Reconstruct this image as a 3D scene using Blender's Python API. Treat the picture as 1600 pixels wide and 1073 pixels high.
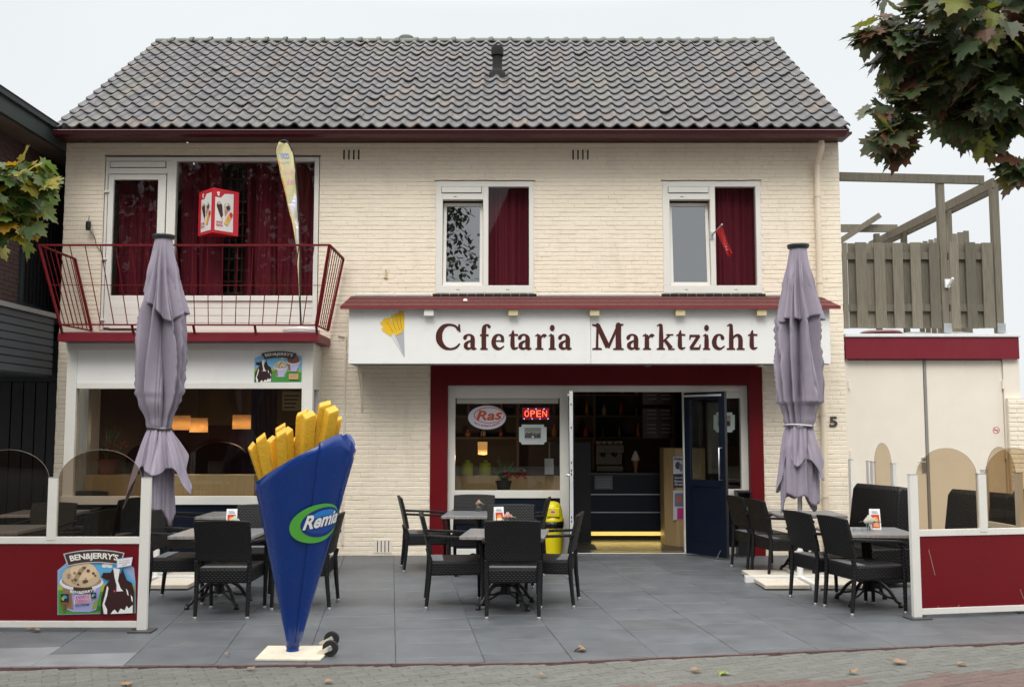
import bpy, bmesh, math, random
from mathutils import Vector, Matrix, noise
for o in list(bpy.data.objects): bpy.data.objects.remove(o)
sc = bpy.context.scene
C = sc.collection
R = math.radians
rnd = random.Random(7)

# ---------------------------------------------------------------- camera
F = 1531.0; TH = math.atan(129.5/F); CT, ST = math.cos(TH), math.sin(TH); CY, CZ = -13.36, 1.73
cd = bpy.data.cameras.new('camera'); cam = bpy.data.objects.new('camera', cd); C.objects.link(cam)
cam.location = (0, CY, CZ); cam.rotation_euler = (math.pi/2+TH, 0, 0)
cd.sensor_width = 36; cd.lens = F/1600*36; cd.clip_end = 2000; cd.clip_start = .05
sc.camera = cam
# ---------------------------------------------------------------- sky and light (overcast)
w = bpy.data.worlds.new('World'); sc.world = w; w.use_nodes = True
nt = w.node_tree; nt.nodes.clear(); N = nt.nodes.new; L = nt.links.new
out = N('ShaderNodeOutputWorld'); bg = N('ShaderNodeBackground'); L(bg.outputs[0], out.inputs[0])
sky = N('ShaderNodeTexSky'); sky.sky_type = 'NISHITA'; sky.sun_disc = False
sky.sun_elevation = R(58); sky.sun_rotation = R(200)
tc = N('ShaderNodeTexCoord'); sep = N('ShaderNodeSeparateXYZ'); L(tc.outputs['Generated'], sep.inputs[0])
ramp = N('ShaderNodeValToRGB'); L(sep.outputs[2], ramp.inputs[0])
e = ramp.color_ramp.elements
e[0].position = 0.0; e[0].color = (5.9, 6.05, 6.15, 1); e[1].position = .40; e[1].color = (5.9, 6.15, 6.25, 1)
n = e.new(.58); n.color = (14, 13.9, 13.6, 1); n = e.new(1.0); n.color = (25, 24.6, 24, 1)
nz = N('ShaderNodeTexNoise'); nz.inputs['Scale'].default_value = 2.2; nz.inputs['Detail'].default_value = 5; L(tc.outputs['Generated'], nz.inputs['Vector'])
mr = N('ShaderNodeMapRange'); mr.inputs[3].default_value = .93; mr.inputs[4].default_value = 1.09; L(nz.outputs[0], mr.inputs[0])
vm = N('ShaderNodeVectorMath'); vm.operation = 'SCALE'; L(ramp.outputs[0], vm.inputs[0]); L(mr.outputs[0], vm.inputs['Scale'])
mx = N('ShaderNodeMix'); mx.data_type = 'RGBA'; mx.inputs[0].default_value = .97
L(sky.outputs[0], mx.inputs[6]); L(vm.outputs[0], mx.inputs[7]); L(mx.outputs[2], bg.inputs[0])
bg.inputs[1].default_value = .1
sd = bpy.data.lights.new('sun', 'SUN'); sd.energy = 1.0; sd.angle = R(25); sd.color = (1, .97, .92)
sun = bpy.data.objects.new('sun', sd); C.objects.link(sun); sun.rotation_euler = (R(38), R(-8), 0); sun.location = (0, -8, 20)
sc.view_settings.view_transform = 'Standard'; sc.view_settings.look = 'None'; sc.view_settings.exposure = 0.56; sc.view_settings.gamma = 1

# ---------------------------------------------------------------- photo measuring helpers (a pixel and a known depth or height give a place)
def ray(px, py):
    u = 536.5-py; return (px-800, F*CT-u*ST, F*ST+u*CT)
def W(px, py, Y):
    r = ray(px, py); t = (Y-CY)/r[1]; return (r[0]*t, CZ+r[2]*t)
def WX(px, py, Y): return W(px, py, Y)[0]
def WZ(py, Y): return W(800, py, Y)[1]
def P(px, py, Y):
    x, z = W(px, py, Y); return Vector((x, Y, z))
def G(px, py, z=0.0):
    r = ray(px, py); t = (z-CZ)/r[2]; return Vector((r[0]*t, CY+r[1]*t, z))

# ---------------------------------------------------------------- materials
MATS = {}
def mat(name, col, rough=.6, metal=0.0, var=.08, vscale=4.0, bump=0.0, bscale=60.0, spec=.5, emit=None, estr=0, coat=0, attr=None, dirt=0, coords='Object', stretch=None, trans=0, objrand=0):
    if name in MATS: return MATS[name]
    m = bpy.data.materials.new(name); m.use_nodes = True; t = m.node_tree; b = t.nodes['Principled BSDF']
    MATS[name] = m
    b.inputs['Roughness'].default_value = rough; b.inputs['Metallic'].default_value = metal
    b.inputs['Specular IOR Level'].default_value = spec; b.inputs['Coat Weight'].default_value = coat; b.inputs['Coat Roughness'].default_value = .08
    c = (col[0], col[1], col[2], 1); b.inputs['Base Color'].default_value = c
    tc = t.nodes.new('ShaderNodeTexCoord'); src = tc.outputs[coords]
    if stretch:
        mp = t.nodes.new('ShaderNodeMapping'); mp.inputs['Scale'].default_value = stretch; t.links.new(src, mp.inputs[0]); src = mp.outputs[0]
    base = None
    if attr:
        a = t.nodes.new('ShaderNodeAttribute'); a.attribute_name = 'col'; base = a.outputs[0]
    if var:
        n1 = t.nodes.new('ShaderNodeTexNoise'); n1.inputs['Scale'].default_value = vscale; n1.inputs['Detail'].default_value = 6; n1.inputs['Roughness'].default_value = .65
        t.links.new(src, n1.inputs['Vector'])
        r = t.nodes.new('ShaderNodeMapRange'); r.inputs[1].default_value = .25; r.inputs[2].default_value = .75
        r.inputs[3].default_value = 1-var; r.inputs[4].default_value = 1+var; t.links.new(n1.outputs[0], r.inputs[0])
        v = t.nodes.new('ShaderNodeVectorMath'); v.operation = 'SCALE'; t.links.new(r.outputs[0], v.inputs['Scale'])
        if base: t.links.new(base, v.inputs[0])
        else: v.inputs[0].default_value = col[:3]
        base = v.outputs[0]
        rr = t.nodes.new('ShaderNodeMapRange'); rr.inputs[3].default_value = max(rough-.1, .02); rr.inputs[4].default_value = min(rough+.1, 1); t.links.new(n1.outputs[0], rr.inputs[0]); t.links.new(rr.outputs[0], b.inputs['Roughness'])
    if objrand:
        oi = t.nodes.new('ShaderNodeObjectInfo'); ro = t.nodes.new('ShaderNodeMapRange'); ro.inputs[3].default_value = 1-objrand; ro.inputs[4].default_value = 1+objrand; t.links.new(oi.outputs['Random'], ro.inputs[0])
        v2 = t.nodes.new('ShaderNodeVectorMath'); v2.operation = 'SCALE'; t.links.new(base, v2.inputs[0]); t.links.new(ro.outputs[0], v2.inputs['Scale']); base = v2.outputs[0]
    if dirt:
        n3 = t.nodes.new('ShaderNodeTexNoise'); n3.inputs['Scale'].default_value = 1.3; n3.inputs['Detail'].default_value = 9; n3.inputs['Roughness'].default_value = .72
        mp = t.nodes.new('ShaderNodeMapping'); mp.inputs['Scale'].default_value = (3, 3, .7); t.links.new(src, mp.inputs[0]); t.links.new(mp.outputs[0], n3.inputs['Vector'])
        r3 = t.nodes.new('ShaderNodeMapRange'); r3.inputs[1].default_value = .52; r3.inputs[2].default_value = .8; r3.inputs[3].default_value = 0; r3.inputs[4].default_value = dirt; t.links.new(n3.outputs[0], r3.inputs[0])
        mm = t.nodes.new('ShaderNodeMix'); mm.data_type = 'RGBA'; mm.inputs[7].default_value = (.16, .13, .09, 1)
        t.links.new(r3.outputs[0], mm.inputs[0])
        if base: t.links.new(base, mm.inputs[6])
        else: mm.inputs[6].default_value = c
        base = mm.outputs[2]
    if base: t.links.new(base, b.inputs['Base Color'])
    if bump:
        n2 = t.nodes.new('ShaderNodeTexNoise'); n2.inputs['Scale'].default_value = bscale; n2.inputs['Detail'].default_value = 4
        t.links.new(src, n2.inputs['Vector'])
        bp = t.nodes.new('ShaderNodeBump'); bp.inputs['Strength'].default_value = min(bump, 1); bp.inputs['Distance'].default_value = .01
        t.links.new(n2.outputs[0], bp.inputs['Height']); t.links.new(bp.outputs[0], b.inputs['Normal'])
    if emit:
        b.inputs['Emission Color'].default_value = (*emit, 1); b.inputs['Emission Strength'].default_value = estr
    if trans:
        tr = t.nodes.new('ShaderNodeBsdfTranslucent'); ms = t.nodes.new('ShaderNodeMixShader'); ms.inputs[0].default_value = trans
        t.links.new(b.outputs[0], ms.inputs[1]); t.links.new(tr.outputs[0], ms.inputs[2])
        if base: t.links.new(base, tr.inputs[0])
        else: tr.inputs[0].default_value = c
        t.links.new(ms.outputs[0], t.nodes['Material Output'].inputs[0])
    return m
def glass(name, tint, ior=1.5, add=0.0, rough=0.0):
    if name in MATS: return MATS[name]
    m = bpy.data.materials.new(name); m.use_nodes = True; t = m.node_tree; t.nodes.clear(); MATS[name] = m
    o = t.nodes.new('ShaderNodeOutputMaterial'); ms = t.nodes.new('ShaderNodeMixShader'); tr = t.nodes.new('ShaderNodeBsdfTransparent'); gl = t.nodes.new('ShaderNodeBsdfGlossy')
    def M(op, a, c, clampd=False):
        k = t.nodes.new('ShaderNodeMath'); k.operation = op; k.use_clamp = clampd
        for i, q in ((0, a), (1, c)):
            if isinstance(q, (int, float)): k.inputs[i].default_value = q
            elif q is not None: t.links.new(q, k.inputs[i])
        return k
    ge = t.nodes.new('ShaderNodeNewGeometry'); dt = t.nodes.new('ShaderNodeVectorMath'); dt.operation = 'DOT_PRODUCT'; t.links.new(ge.outputs['Incoming'], dt.inputs[0]); t.links.new(ge.outputs['Normal'], dt.inputs[1])
    f0 = ((ior-1)/(ior+1))**2+add
    ab = M('ABSOLUTE', dt.outputs['Value'], None); pw = M('POWER', M('SUBTRACT', 1.0, ab.outputs[0], True).outputs[0], 5.0); ad = M('ADD', M('MULTIPLY', pw.outputs[0], 1-f0).outputs[0], f0, True)
    tr.inputs[0].default_value = (*tint, 1); gl.inputs['Roughness'].default_value = rough; gl.inputs[0].default_value = (.97, .98, 1, 1)
    nz = t.nodes.new('ShaderNodeTexNoise'); nz.inputs['Scale'].default_value = 1.5
    tcn = t.nodes.new('ShaderNodeTexCoord'); t.links.new(tcn.outputs['Object'], nz.inputs['Vector'])
    bp = t.nodes.new('ShaderNodeBump'); bp.inputs['Strength'].default_value = .03; bp.inputs['Distance'].default_value = .02; t.links.new(nz.outputs[0], bp.inputs['Height']); t.links.new(bp.outputs[0], gl.inputs['Normal'])
    t.links.new(ad.outputs[0], ms.inputs[0]); t.links.new(tr.outputs[0], ms.inputs[1]); t.links.new(gl.outputs[0], ms.inputs[2]); t.links.new(ms.outputs[0], o.inputs[0])
    return m
def weave(name, col, pu=.044, pv=.017, depth=.004):
    if name in MATS: return MATS[name]
    m = mat(name, col, .45, var=0, spec=.3); t = m.node_tree; b = t.nodes['Principled BSDF']
    uv = t.nodes.new('ShaderNodeUVMap'); sp = t.nodes.new('ShaderNodeSeparateXYZ'); t.links.new(uv.outputs[0], sp.inputs[0])
    def M(op, a, c=None, v=None):
        k = t.nodes.new('ShaderNodeMath'); k.operation = op
        if isinstance(a, float): k.inputs[0].default_value = a
        else: t.links.new(a, k.inputs[0])
        if c is not None:
            if isinstance(c, float): k.inputs[1].default_value = c
            else: t.links.new(c, k.inputs[1])
        return k.outputs[0]
    rv = M('DIVIDE', sp.outputs[1], pv); row = M('FLOOR', rv); fr = M('SUBTRACT', rv, row)
    rowr = M('SINE', M('MULTIPLY', fr, math.pi))
    ph = M('ADD', M('MULTIPLY', sp.outputs[0], 2*math.pi/pu), M('MULTIPLY', row, math.pi))
    bul = M('ADD', M('MULTIPLY', M('SINE', ph), .5), .5)
    h = M('MULTIPLY', M('POWER', rowr, .6), M('POWER', bul, .6))
    bp = t.nodes.new('ShaderNodeBump'); bp.inputs['Strength'].default_value = 1; bp.inputs['Distance'].default_value = depth
    t.links.new(h, bp.inputs['Height']); t.links.new(bp.outputs[0], b.inputs['Normal'])
    cm = t.nodes.new('ShaderNodeMix'); cm.data_type = 'RGBA'; t.links.new(h, cm.inputs[0])
    cm.inputs[6].default_value = (col[0]*.4, col[1]*.4, col[2]*.4, 1); cm.inputs[7].default_value = (col[0]*1.15, col[1]*1.15, col[2]*1.15, 1)  # weave shading put into the colour: gaps darkened, strand crests lightened
    t.links.new(cm.outputs[2], b.inputs['Base Color'])
    return m

# ---------------------------------------------------------------- scene tree helpers
XF = {}
def thing(name, label, cat, loc=(0, 0, 0), rot=0.0, group=None):
    o = bpy.data.objects.new(name, None); C.objects.link(o); o.empty_display_size = .2
    o.location = loc; o.rotation_euler = (0, 0, rot); o['label'] = label; o['category'] = cat
    if group: o['group'] = group
    XF[o.name] = (Vector(loc), rot); return o
def tag(o, label, cat, group=None):
    o['label'] = label; o['category'] = cat
    if group: o['group'] = group
    return o
def struct(o): o['kind'] = 'structure'; return o
def wparent(p):
    while p is not None:
        if p.name in XF: return XF[p.name]
        p = p.parent
    return (Vector((0, 0, 0)), 0.0)
def dup(root, loc, rot, label, group=None):
    r = root.copy(); C.objects.link(r); r.location = loc; r.rotation_euler = (0, 0, rot); r['label'] = label
    if group: r['group'] = group
    for ch in list(root.children):
        c = ch.copy(); C.objects.link(c); c.parent = r
        for g in ch.children:
            d = g.copy(); C.objects.link(d); d.parent = c
    return r

class MB:
    def __init__(s): s.v = []; s.f = []; s.m = []; s.c = []; s.cm = 0; s.cc = None
    def add(s, vs, fs, mi=None):
        o = len(s.v); s.v += [Vector(p) for p in vs]; s.f += [tuple(i+o for i in f) for f in fs]
        s.m += [s.cm if mi is None else mi]*len(fs); s.c += [s.cc]*len(vs); return s
    def hexa(s, p, mi=None):
        return s.add(p, [(0, 3, 2, 1), (4, 5, 6, 7), (0, 1, 5, 4), (1, 2, 6, 5), (2, 3, 7, 6), (3, 0, 4, 7)], mi)
    def box(s, x0, x1, y0, y1, z0, z1, mi=None):
        return s.hexa([(x0, y0, z0), (x1, y0, z0), (x1, y1, z0), (x0, y1, z0), (x0, y0, z1), (x1, y0, z1), (x1, y1, z1), (x0, y1, z1)], mi)
    def obox(s, c, sx, sy, sz, rot, mi=None):
        c = Vector(c); q = []
        for z in (-1, 1):
            for x, y in ((-1, -1), (1, -1), (1, 1), (-1, 1)): q.append(c+rot @ Vector((x*sx/2, y*sy/2, z*sz/2)))
        return s.hexa(q, mi)
    def bar(s, a, b, w, h, up=(0, 0, 1), mi=None):
        a = Vector(a); b = Vector(b); d = (b-a).normalized(); u = Vector(up)
        if abs(d.dot(u)) > .98: u = Vector((0, 1, 0))
        r = d.cross(u).normalized(); u = r.cross(d).normalized()
        q = []
        for p in (a, b):
            for i, j in ((-1, -1), (1, -1), (1, 1), (-1, 1)): q.append(p+r*(i*w/2)+u*(j*h/2))
        return s.hexa(q, mi)
    def tube(s, pts, r, n=8, cap=True, mi=None):
        pts = [Vector(p) for p in pts]; m = len(pts); rs = r if isinstance(r, (list, tuple)) else [r]*m
        vs = []; up = Vector((.13, .27, 1)).normalized(); prev = None
        for i, p in enumerate(pts):
            d = (pts[min(i+1, m-1)]-pts[max(i-1, 0)]).normalized()
            if prev is None:
                a = d.cross(up)
                if a.length < .1: a = d.cross(Vector((1, 0, 0)))
            else: a = prev-d*prev.dot(d)
            a.normalize(); prev = a; b = d.cross(a)
            for k in range(n):
                t = 2*math.pi*k/n; vs.append(p+(a*math.cos(t)+b*math.sin(t))*rs[i])
        fs = [(i*n+k, i*n+(k+1) % n, (i+1)*n+(k+1) % n, (i+1)*n+k) for i in range(m-1) for k in range(n)]
        if cap: fs += [tuple(range(n))[::-1], tuple(range((m-1)*n, m*n))]
        return s.add(vs, fs, mi)
    def lathe(s, prof, c=(0, 0, 0), n=24, axis='z', mi=None, cap=True):
        vs = []; c = Vector(c)
        for r, h in prof:
            for k in range(n):
                t = 2*math.pi*k/n; a, b = r*math.cos(t), r*math.sin(t)
                vs.append(c+(Vector((a, b, h)) if axis == 'z' else Vector((h, a, b)) if axis == 'x' else Vector((a, h, b))))
        m = len(prof); fs = [(i*n+k, i*n+(k+1) % n, (i+1)*n+(k+1) % n, (i+1)*n+k) for i in range(m-1) for k in range(n)]
        if cap: fs += [tuple(range(n))[::-1], tuple(range((m-1)*n, m*n))]
        return s.add(vs, fs, mi)
    def prism(s, poly, a, b, fn, mi=None):     # poly 2D; fn(u,v,w)->3D ; w from a to b
        n = len(poly); vs = [fn(u, v, a) for u, v in poly]+[fn(u, v, b) for u, v in poly]
        fs = [tuple(range(n))[::-1], tuple(range(n, 2*n))]+[(i, (i+1) % n, n+(i+1) % n, n+i) for i in range(n)]
        return s.add(vs, fs, mi)
    def grid(s, fn, nu, nv, closed=False, mi=None):
        vs = [fn(i/(nu if closed else nu-1), j/(nv-1)) for j in range(nv) for i in range(nu)]
        fs = [(j*nu+i, j*nu+(i+1) % nu, (j+1)*nu+(i+1) % nu, (j+1)*nu+i) for j in range(nv-1) for i in range(nu if closed else nu-1)]
        return s.add(vs, fs, mi)
    def build(s, name, mats, parent=None, local=False, smooth=False, bevel=0, solid=0, subsurf=0, autosm=None):
        if not isinstance(mats, (list, tuple)): mats = [mats]
        vs = s.v
        if not local and parent is not None:
            loc, rot = wparent(parent); rm = Matrix.Rotation(-rot, 3, 'Z'); vs = [rm @ (v-loc) for v in vs]
        me = bpy.data.meshes.new(name); me.from_pydata([tuple(v) for v in vs], [], s.f)
        for m in mats: me.materials.append(m)
        me.polygons.foreach_set('material_index', s.m)
        if any(c is not None for c in s.c):
            at = me.color_attributes.new('col', 'FLOAT_COLOR', 'POINT')
            at.data.foreach_set('color', [k for c in s.c for k in ((*c[:3], 1) if c is not None else (1, 1, 1, 1))])
        bm = bmesh.new(); bm.from_mesh(me)
        try: bmesh.ops.recalc_face_normals(bm, faces=bm.faces) if not getattr(s, 'keep', False) else None
        except Exception: pass
        bm.to_mesh(me); bm.free()
        uv = me.uv_layers.new(name='UVMap'); me.update()
        dat = [0.0]*(2*len(me.loops))
        for p in me.polygons:
            nx, ny, nz = (abs(k) for k in p.normal)
            for li in p.loop_indices:
                co = me.vertices[me.loops[li].vertex_index].co
                if ny >= nx and ny >= nz: u, v = co.x, co.z
                elif nx >= nz: u, v = co.y, co.z
                else: u, v = co.x, co.y
                dat[2*li] = u; dat[2*li+1] = v
        uv.data.foreach_set('uv', dat)
        o = bpy.data.objects.new(name, me); C.objects.link(o)
        if parent is not None: o.parent = parent
        if smooth or autosm:
            me.polygons.foreach_set('use_smooth', [True]*len(me.polygons))
            if autosm:
                bm = bmesh.new(); bm.from_mesh(me)
                for ed in bm.edges:
                    if len(ed.link_faces) == 2 and ed.calc_face_angle(0) > R(autosm): ed.smooth = False
                bm.to_mesh(me); bm.free()
        if solid:
            k = o.modifiers.new('solid', 'SOLIDIFY'); k.thickness = solid; k.offset = 0
        if bevel:
            k = o.modifiers.new('bevel', 'BEVEL'); k.width = bevel; k.segments = 2; k.limit_method = 'ANGLE'; k.angle_limit = R(40); k.harden_normals = False
        if subsurf:
            k = o.modifiers.new('sub', 'SUBSURF'); k.levels = subsurf; k.render_levels = subsurf
        return o
def one(name, mats, parent, *boxes, bevel=0):
    m = MB()
    for b in boxes: m.box(*b)
    return m.build(name, mats, parent, bevel=bevel)

_tc = {}
def textmesh(s, shear=0.0, bold=0.0, space=1.0):
    k = (s, shear, bold, space)
    if k in _tc: return _tc[k]
    cu = bpy.data.curves.new('t', 'FONT'); cu.body = s; cu.shear = shear; cu.offset = bold; cu.space_character = space; cu.resolution_u = 3
    ob = bpy.data.objects.new('t', cu); C.objects.link(ob); bpy.context.view_layer.update()
    dg = bpy.context.evaluated_depsgraph_get(); me = ob.evaluated_get(dg).to_mesh()
    vs = [(v.co.x, v.co.y) for v in me.vertices]; fs = [tuple(p.vertices) for p in me.polygons]
    ob.evaluated_get(dg).to_mesh_clear(); bpy.data.objects.remove(ob); bpy.data.curves.remove(cu)
    x0 = min(v[0] for v in vs); x1 = max(v[0] for v in vs); y0 = min(v[1] for v in vs); y1 = max(v[1] for v in vs)
    vs = [((x-x0)/(x1-x0), (y-y0)/(y1-y0)) for x, y in vs]; _tc[k] = (vs, fs); return _tc[k]
def text(mb, s, fn, mi, **kw):          # fn(u,v) with u,v in 0..1 -> 3D
    vs, fs = textmesh(s, **kw); mb.add([fn(u, v) for u, v in vs], fs, mi)
def ell(cx, cy, rx, ry, n=28, rot=0.0):
    c, s_ = math.cos(rot), math.sin(rot)
    return [(cx+rx*math.cos(t)*c-ry*math.sin(t)*s_, cy+rx*math.cos(t)*s_+ry*math.sin(t)*c) for t in (2*math.pi*k/n for k in range(n))]
class Decal:                            # flat printed matter: layers of thin polygons, coordinates mapped by fn(u, v, lift)
    def __init__(s, fn): s.mb = MB(); s.fn = fn; s.l = .0006; s.cols = []; s.ms = []
    def mi(s, col, **kw):
        k = tuple(round(c, 3) for c in col)
        if k not in s.cols: s.cols.append(k); s.ms.append(mat('print_%d_%d_%d' % tuple(int(c*255) for c in k), col, .45, var=.04, **kw))
        return s.cols.index(k)
    def poly(s, pts, col):
        s.l += .0003; n = len(pts)
        from mathutils.geometry import tessellate_polygon
        tri = tessellate_polygon([[Vector((p[0], p[1], 0)) for p in pts]])
        s.mb.add([s.fn(u, v, s.l) for u, v in pts], [tuple(t) for t in tri], s.mi(col)); return s
    def rect(s, x0, y0, x1, y1, col): return s.poly([(x0, y0), (x1, y0), (x1, y1), (x0, y1)], col)
    def text(s, t, x0, y0, x1, y1, col, warp=None, **kw):    # y0 bottom, y1 top in decal coords
        s.l += .0003; wf = warp or (lambda u, v: (x0+(x1-x0)*u, y0+(y1-y0)*v))
        text(s.mb, t, lambda u, v: s.fn(*wf(u, v), s.l), s.mi(col), **kw); return s
    def build(s, name, parent, label=None):
        o = s.mb.build(name, s.ms, parent)
        if label: o['label'] = label
        return o
def wallmap(Y):                          # decal drawn in photo pixels on the plane y=Y, facing the camera side
    return lambda u, v, l: Vector((W(u, v, Y)[0], Y-l, W(u, v, Y)[1]))
def crom(pts, k=6):
    o = []; n = len(pts)
    for i in range(n-1):
        p0, p1, p2, p3 = pts[max(i-1, 0)], pts[i], pts[i+1], pts[min(i+2, n-1)]
        for j in range(k):
            t = j/k; o.append(tuple(.5*((2*b)+(-a+c)*t+(2*a-5*b+4*c-d)*t*t+(-a+3*b-3*c+d)*t**3) for a, b, c, d in zip(p0, p1, p2, p3)))
    o.append(tuple(pts[-1])); return o
# ---------------------------------------------------------------- palette
cream = mat('cream_painted_brick', (.86, .768, .625), .6, var=.04, vscale=2.5, bump=.4, bscale=40, dirt=.22)
render_cream = mat('cream_paint', (.80, .735, .635), .5, var=.03, dirt=.08)
mortar = mat('cream_mortar', (.74, .665, .55), .8, var=.08, bump=.3, bscale=80)
frame_m = mat('off_white_frame', (.77, .755, .70), .38, var=.03, dirt=.06)
white_m = mat('white_board', (.84, .84, .82), .3, var=.025, dirt=.07)
red_d = mat('dark_red_paint', (.062, .0025, .008), .4, var=.06, dirt=.08)
red_b = mat('crimson_paint', (.175, .004, .016), .45, var=.06, dirt=.1)
red_s = mat('shopfront_red', (.135, .0006, .005), .55, spec=.25, var=.05, dirt=.06)
navy = mat('navy_paint', (.003, .007, .019), .4, spec=.35, var=.1)
lead = mat('lead_flashing', (.32, .34, .36), .6, var=.2, bump=.3, bscale=20)
black_m = mat('black_metal', (.012, .012, .013), .4, var=.2)
rubber = mat('black_rubber', (.015, .015, .015), .7, var=.2)
steel = mat('brushed_steel', (.55, .55, .55), .3, metal=1, var=.1)
galv = mat('galvanised_steel', (.5, .53, .55), .45, metal=.9, var=.15)
tile_m = mat('roof_tile', (.2, .2, .2), .5, var=.28, vscale=14, bump=.5, bscale=70, attr=True)
ridge_m = mat('mossy_ridge_tile', (.125, .14, .12), .7, var=.3, vscale=6, bump=.4, bscale=40)
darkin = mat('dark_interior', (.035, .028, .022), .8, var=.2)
olive = mat('olive_interior_wall', (.24, .19, .09), .8, var=.1)
woodp = mat('light_wood_panel', (.42, .29, .14), .5, var=.16, vscale=5, stretch=(6, 6, .5))
velvet = mat('burgundy_curtain', (.165, .006, .022), .85, var=.12, vscale=8)
pane_m = glass('window_glass', (.74, .75, .73), 1.62)
pane_up = glass('upper_window_glass', (.72, .74, .74), 1.42)
pane_tilt = glass('coated_glass', (.4, .42, .45), 1.75, .2)
pane_shop = glass('shop_glass', (.85, .87, .86), 1.6)

HX0, HX1, HZ = -6.2, 4.54, 5.66
house = thing('cafe_building', 'two-storey cream painted brick cafe with dark tiled roof and red trimmed shopfront', 'building', (0, 0, 0))

# window measurements
def win_rect(l, t, r, b, Y=0.0): return (WX(l, (t+b)/2, Y), WX(r, (t+b)/2, Y), WZ(b, Y), WZ(t, Y))
W1 = win_rect(681, 284, 834, 458); W2 = win_rect(1036, 285, 1189, 458); BW = win_rect(160, 244, 498, 516)
SF = (-1.11, 3.41, 0.0, 2.58); BY = (-5.72, -2.78, .12, 2.75)
holes = [W1, W2, BW, SF, BY]
# wall shell
m = MB()
xs = sorted({HX0, HX1}|{h[i] for h in holes for i in (0, 1)}); zs = sorted({0.0, HZ}|{h[i] for h in holes for i in (2, 3)})
def inh(x, z): return any(h[0] < x < h[1] and h[2] < z < h[3] for h in holes)
for i in range(len(xs)-1):
    for j in range(len(zs)-1):
        if inh((xs[i]+xs[i+1])/2, (zs[j]+zs[j+1])/2): continue
        for y in (.0, .28): m.add([(xs[i], y, zs[j]), (xs[i+1], y, zs[j]), (xs[i+1], y, zs[j+1]), (xs[i], y, zs[j+1])], [(0, 1, 2, 3)], 1)
for x0, x1, z0, z1 in holes:
    m.add([(x0, 0, z0), (x0, .28, z0), (x0, .28, z1), (x0, 0, z1)], [(0, 1, 2, 3)], 1); m.add([(x1, 0, z0), (x1, .28, z0), (x1, .28, z1), (x1, 0, z1)], [(0, 1, 2, 3)], 1)
    m.add([(x0, 0, z1), (x1, 0, z1), (x1, .28, z1), (x0, .28, z1)], [(0, 1, 2, 3)], 1)
    if z0 > 0: m.add([(x0, 0, z0), (x1, 0, z0), (x1, .28, z0), (x0, .28, z0)], [(0, 1, 2, 3)], 1)
# sides and back
for x in (HX0, HX1): m.add([(x, 0, 0), (x, 7.0, 0), (x, 7.0, HZ), (x, 3.3, 8.25), (x, 0, HZ)], [(0, 1, 2, 3, 4)], 1)
m.add([(HX0, 7, 0), (HX1, 7, 0), (HX1, 7, HZ), (HX0, 7, HZ)], [(0, 1, 2, 3)], 1)
m.add([(HX0, .28, 2.78), (HX1, .28, 2.78), (HX1, 7, 2.78), (HX0, 7, 2.78)], [(0, 1, 2, 3)], 1)
# bricks as real, slightly uneven blocks
BH, BL = .0615, .224
z = .0; row = 0
while z < HZ-.02:
    zt = min(z+BH, HZ); zm = (z+zt)/2
    cuts = sorted([(h[0], h[1]) for h in holes if h[2] < zm < h[3]])
    spans = []; x = HX0-.004
    for a, b in cuts:
        if a-x > .01: spans.append((x, a))
        x = b
    spans.append((x, HX1+.004))
    for a, b in spans:
        k = math.floor((a-HX0)/BL)-1; off = (row % 2)*BL/2+(.03 if row % 4 > 1 else 0)
        x = HX0+k*BL+off
        while x < b:
            p, q = max(x, a), min(x+BL, b); x += BL
            if q-p < .025: continue
            g = .0004; d = .0052+rnd.uniform(-.002, .003); t0 = rnd.uniform(-.0018, .0018); t1 = rnd.uniform(-.0018, .0018)
            x0, x1, z0, z1 = p+g+rnd.uniform(-.0015, .002), q-g+rnd.uniform(-.002, .0015), z+.0026+t0, zt-.0026+t1
            c = .0055; y1 = -d-rnd.uniform(-.001, .001)
            m.add([(x0, 0, z0), (x1, 0, z0), (x1, 0, z1), (x0, 0, z1), (x0+c, -d, z0+c), (x1-c, y1, z0+c), (x1-c, y1, z1-c), (x0+c, -d, z1-c)],
                  [(4, 5, 6, 7), (0, 1, 5, 4), (1, 2, 6, 5), (2, 3, 7, 6), (3, 0, 4, 7)], 0)
    z += BH; row += 1
m.build('wall', [cream, mortar], house)
# floors and partitions inside
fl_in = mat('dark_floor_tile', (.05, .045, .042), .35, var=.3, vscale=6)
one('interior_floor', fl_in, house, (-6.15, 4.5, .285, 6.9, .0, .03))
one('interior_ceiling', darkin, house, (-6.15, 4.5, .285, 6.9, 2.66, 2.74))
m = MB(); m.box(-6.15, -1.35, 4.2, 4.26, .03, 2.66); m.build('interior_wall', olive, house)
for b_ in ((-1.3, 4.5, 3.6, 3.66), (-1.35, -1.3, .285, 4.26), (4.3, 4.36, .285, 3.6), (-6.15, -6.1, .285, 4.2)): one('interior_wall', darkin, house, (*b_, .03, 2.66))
m = MB(); m.box(-6.1, 4.4, 2.6, 2.66, 2.8, 5.6); m.build('interior_wall', darkin, house)

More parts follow.
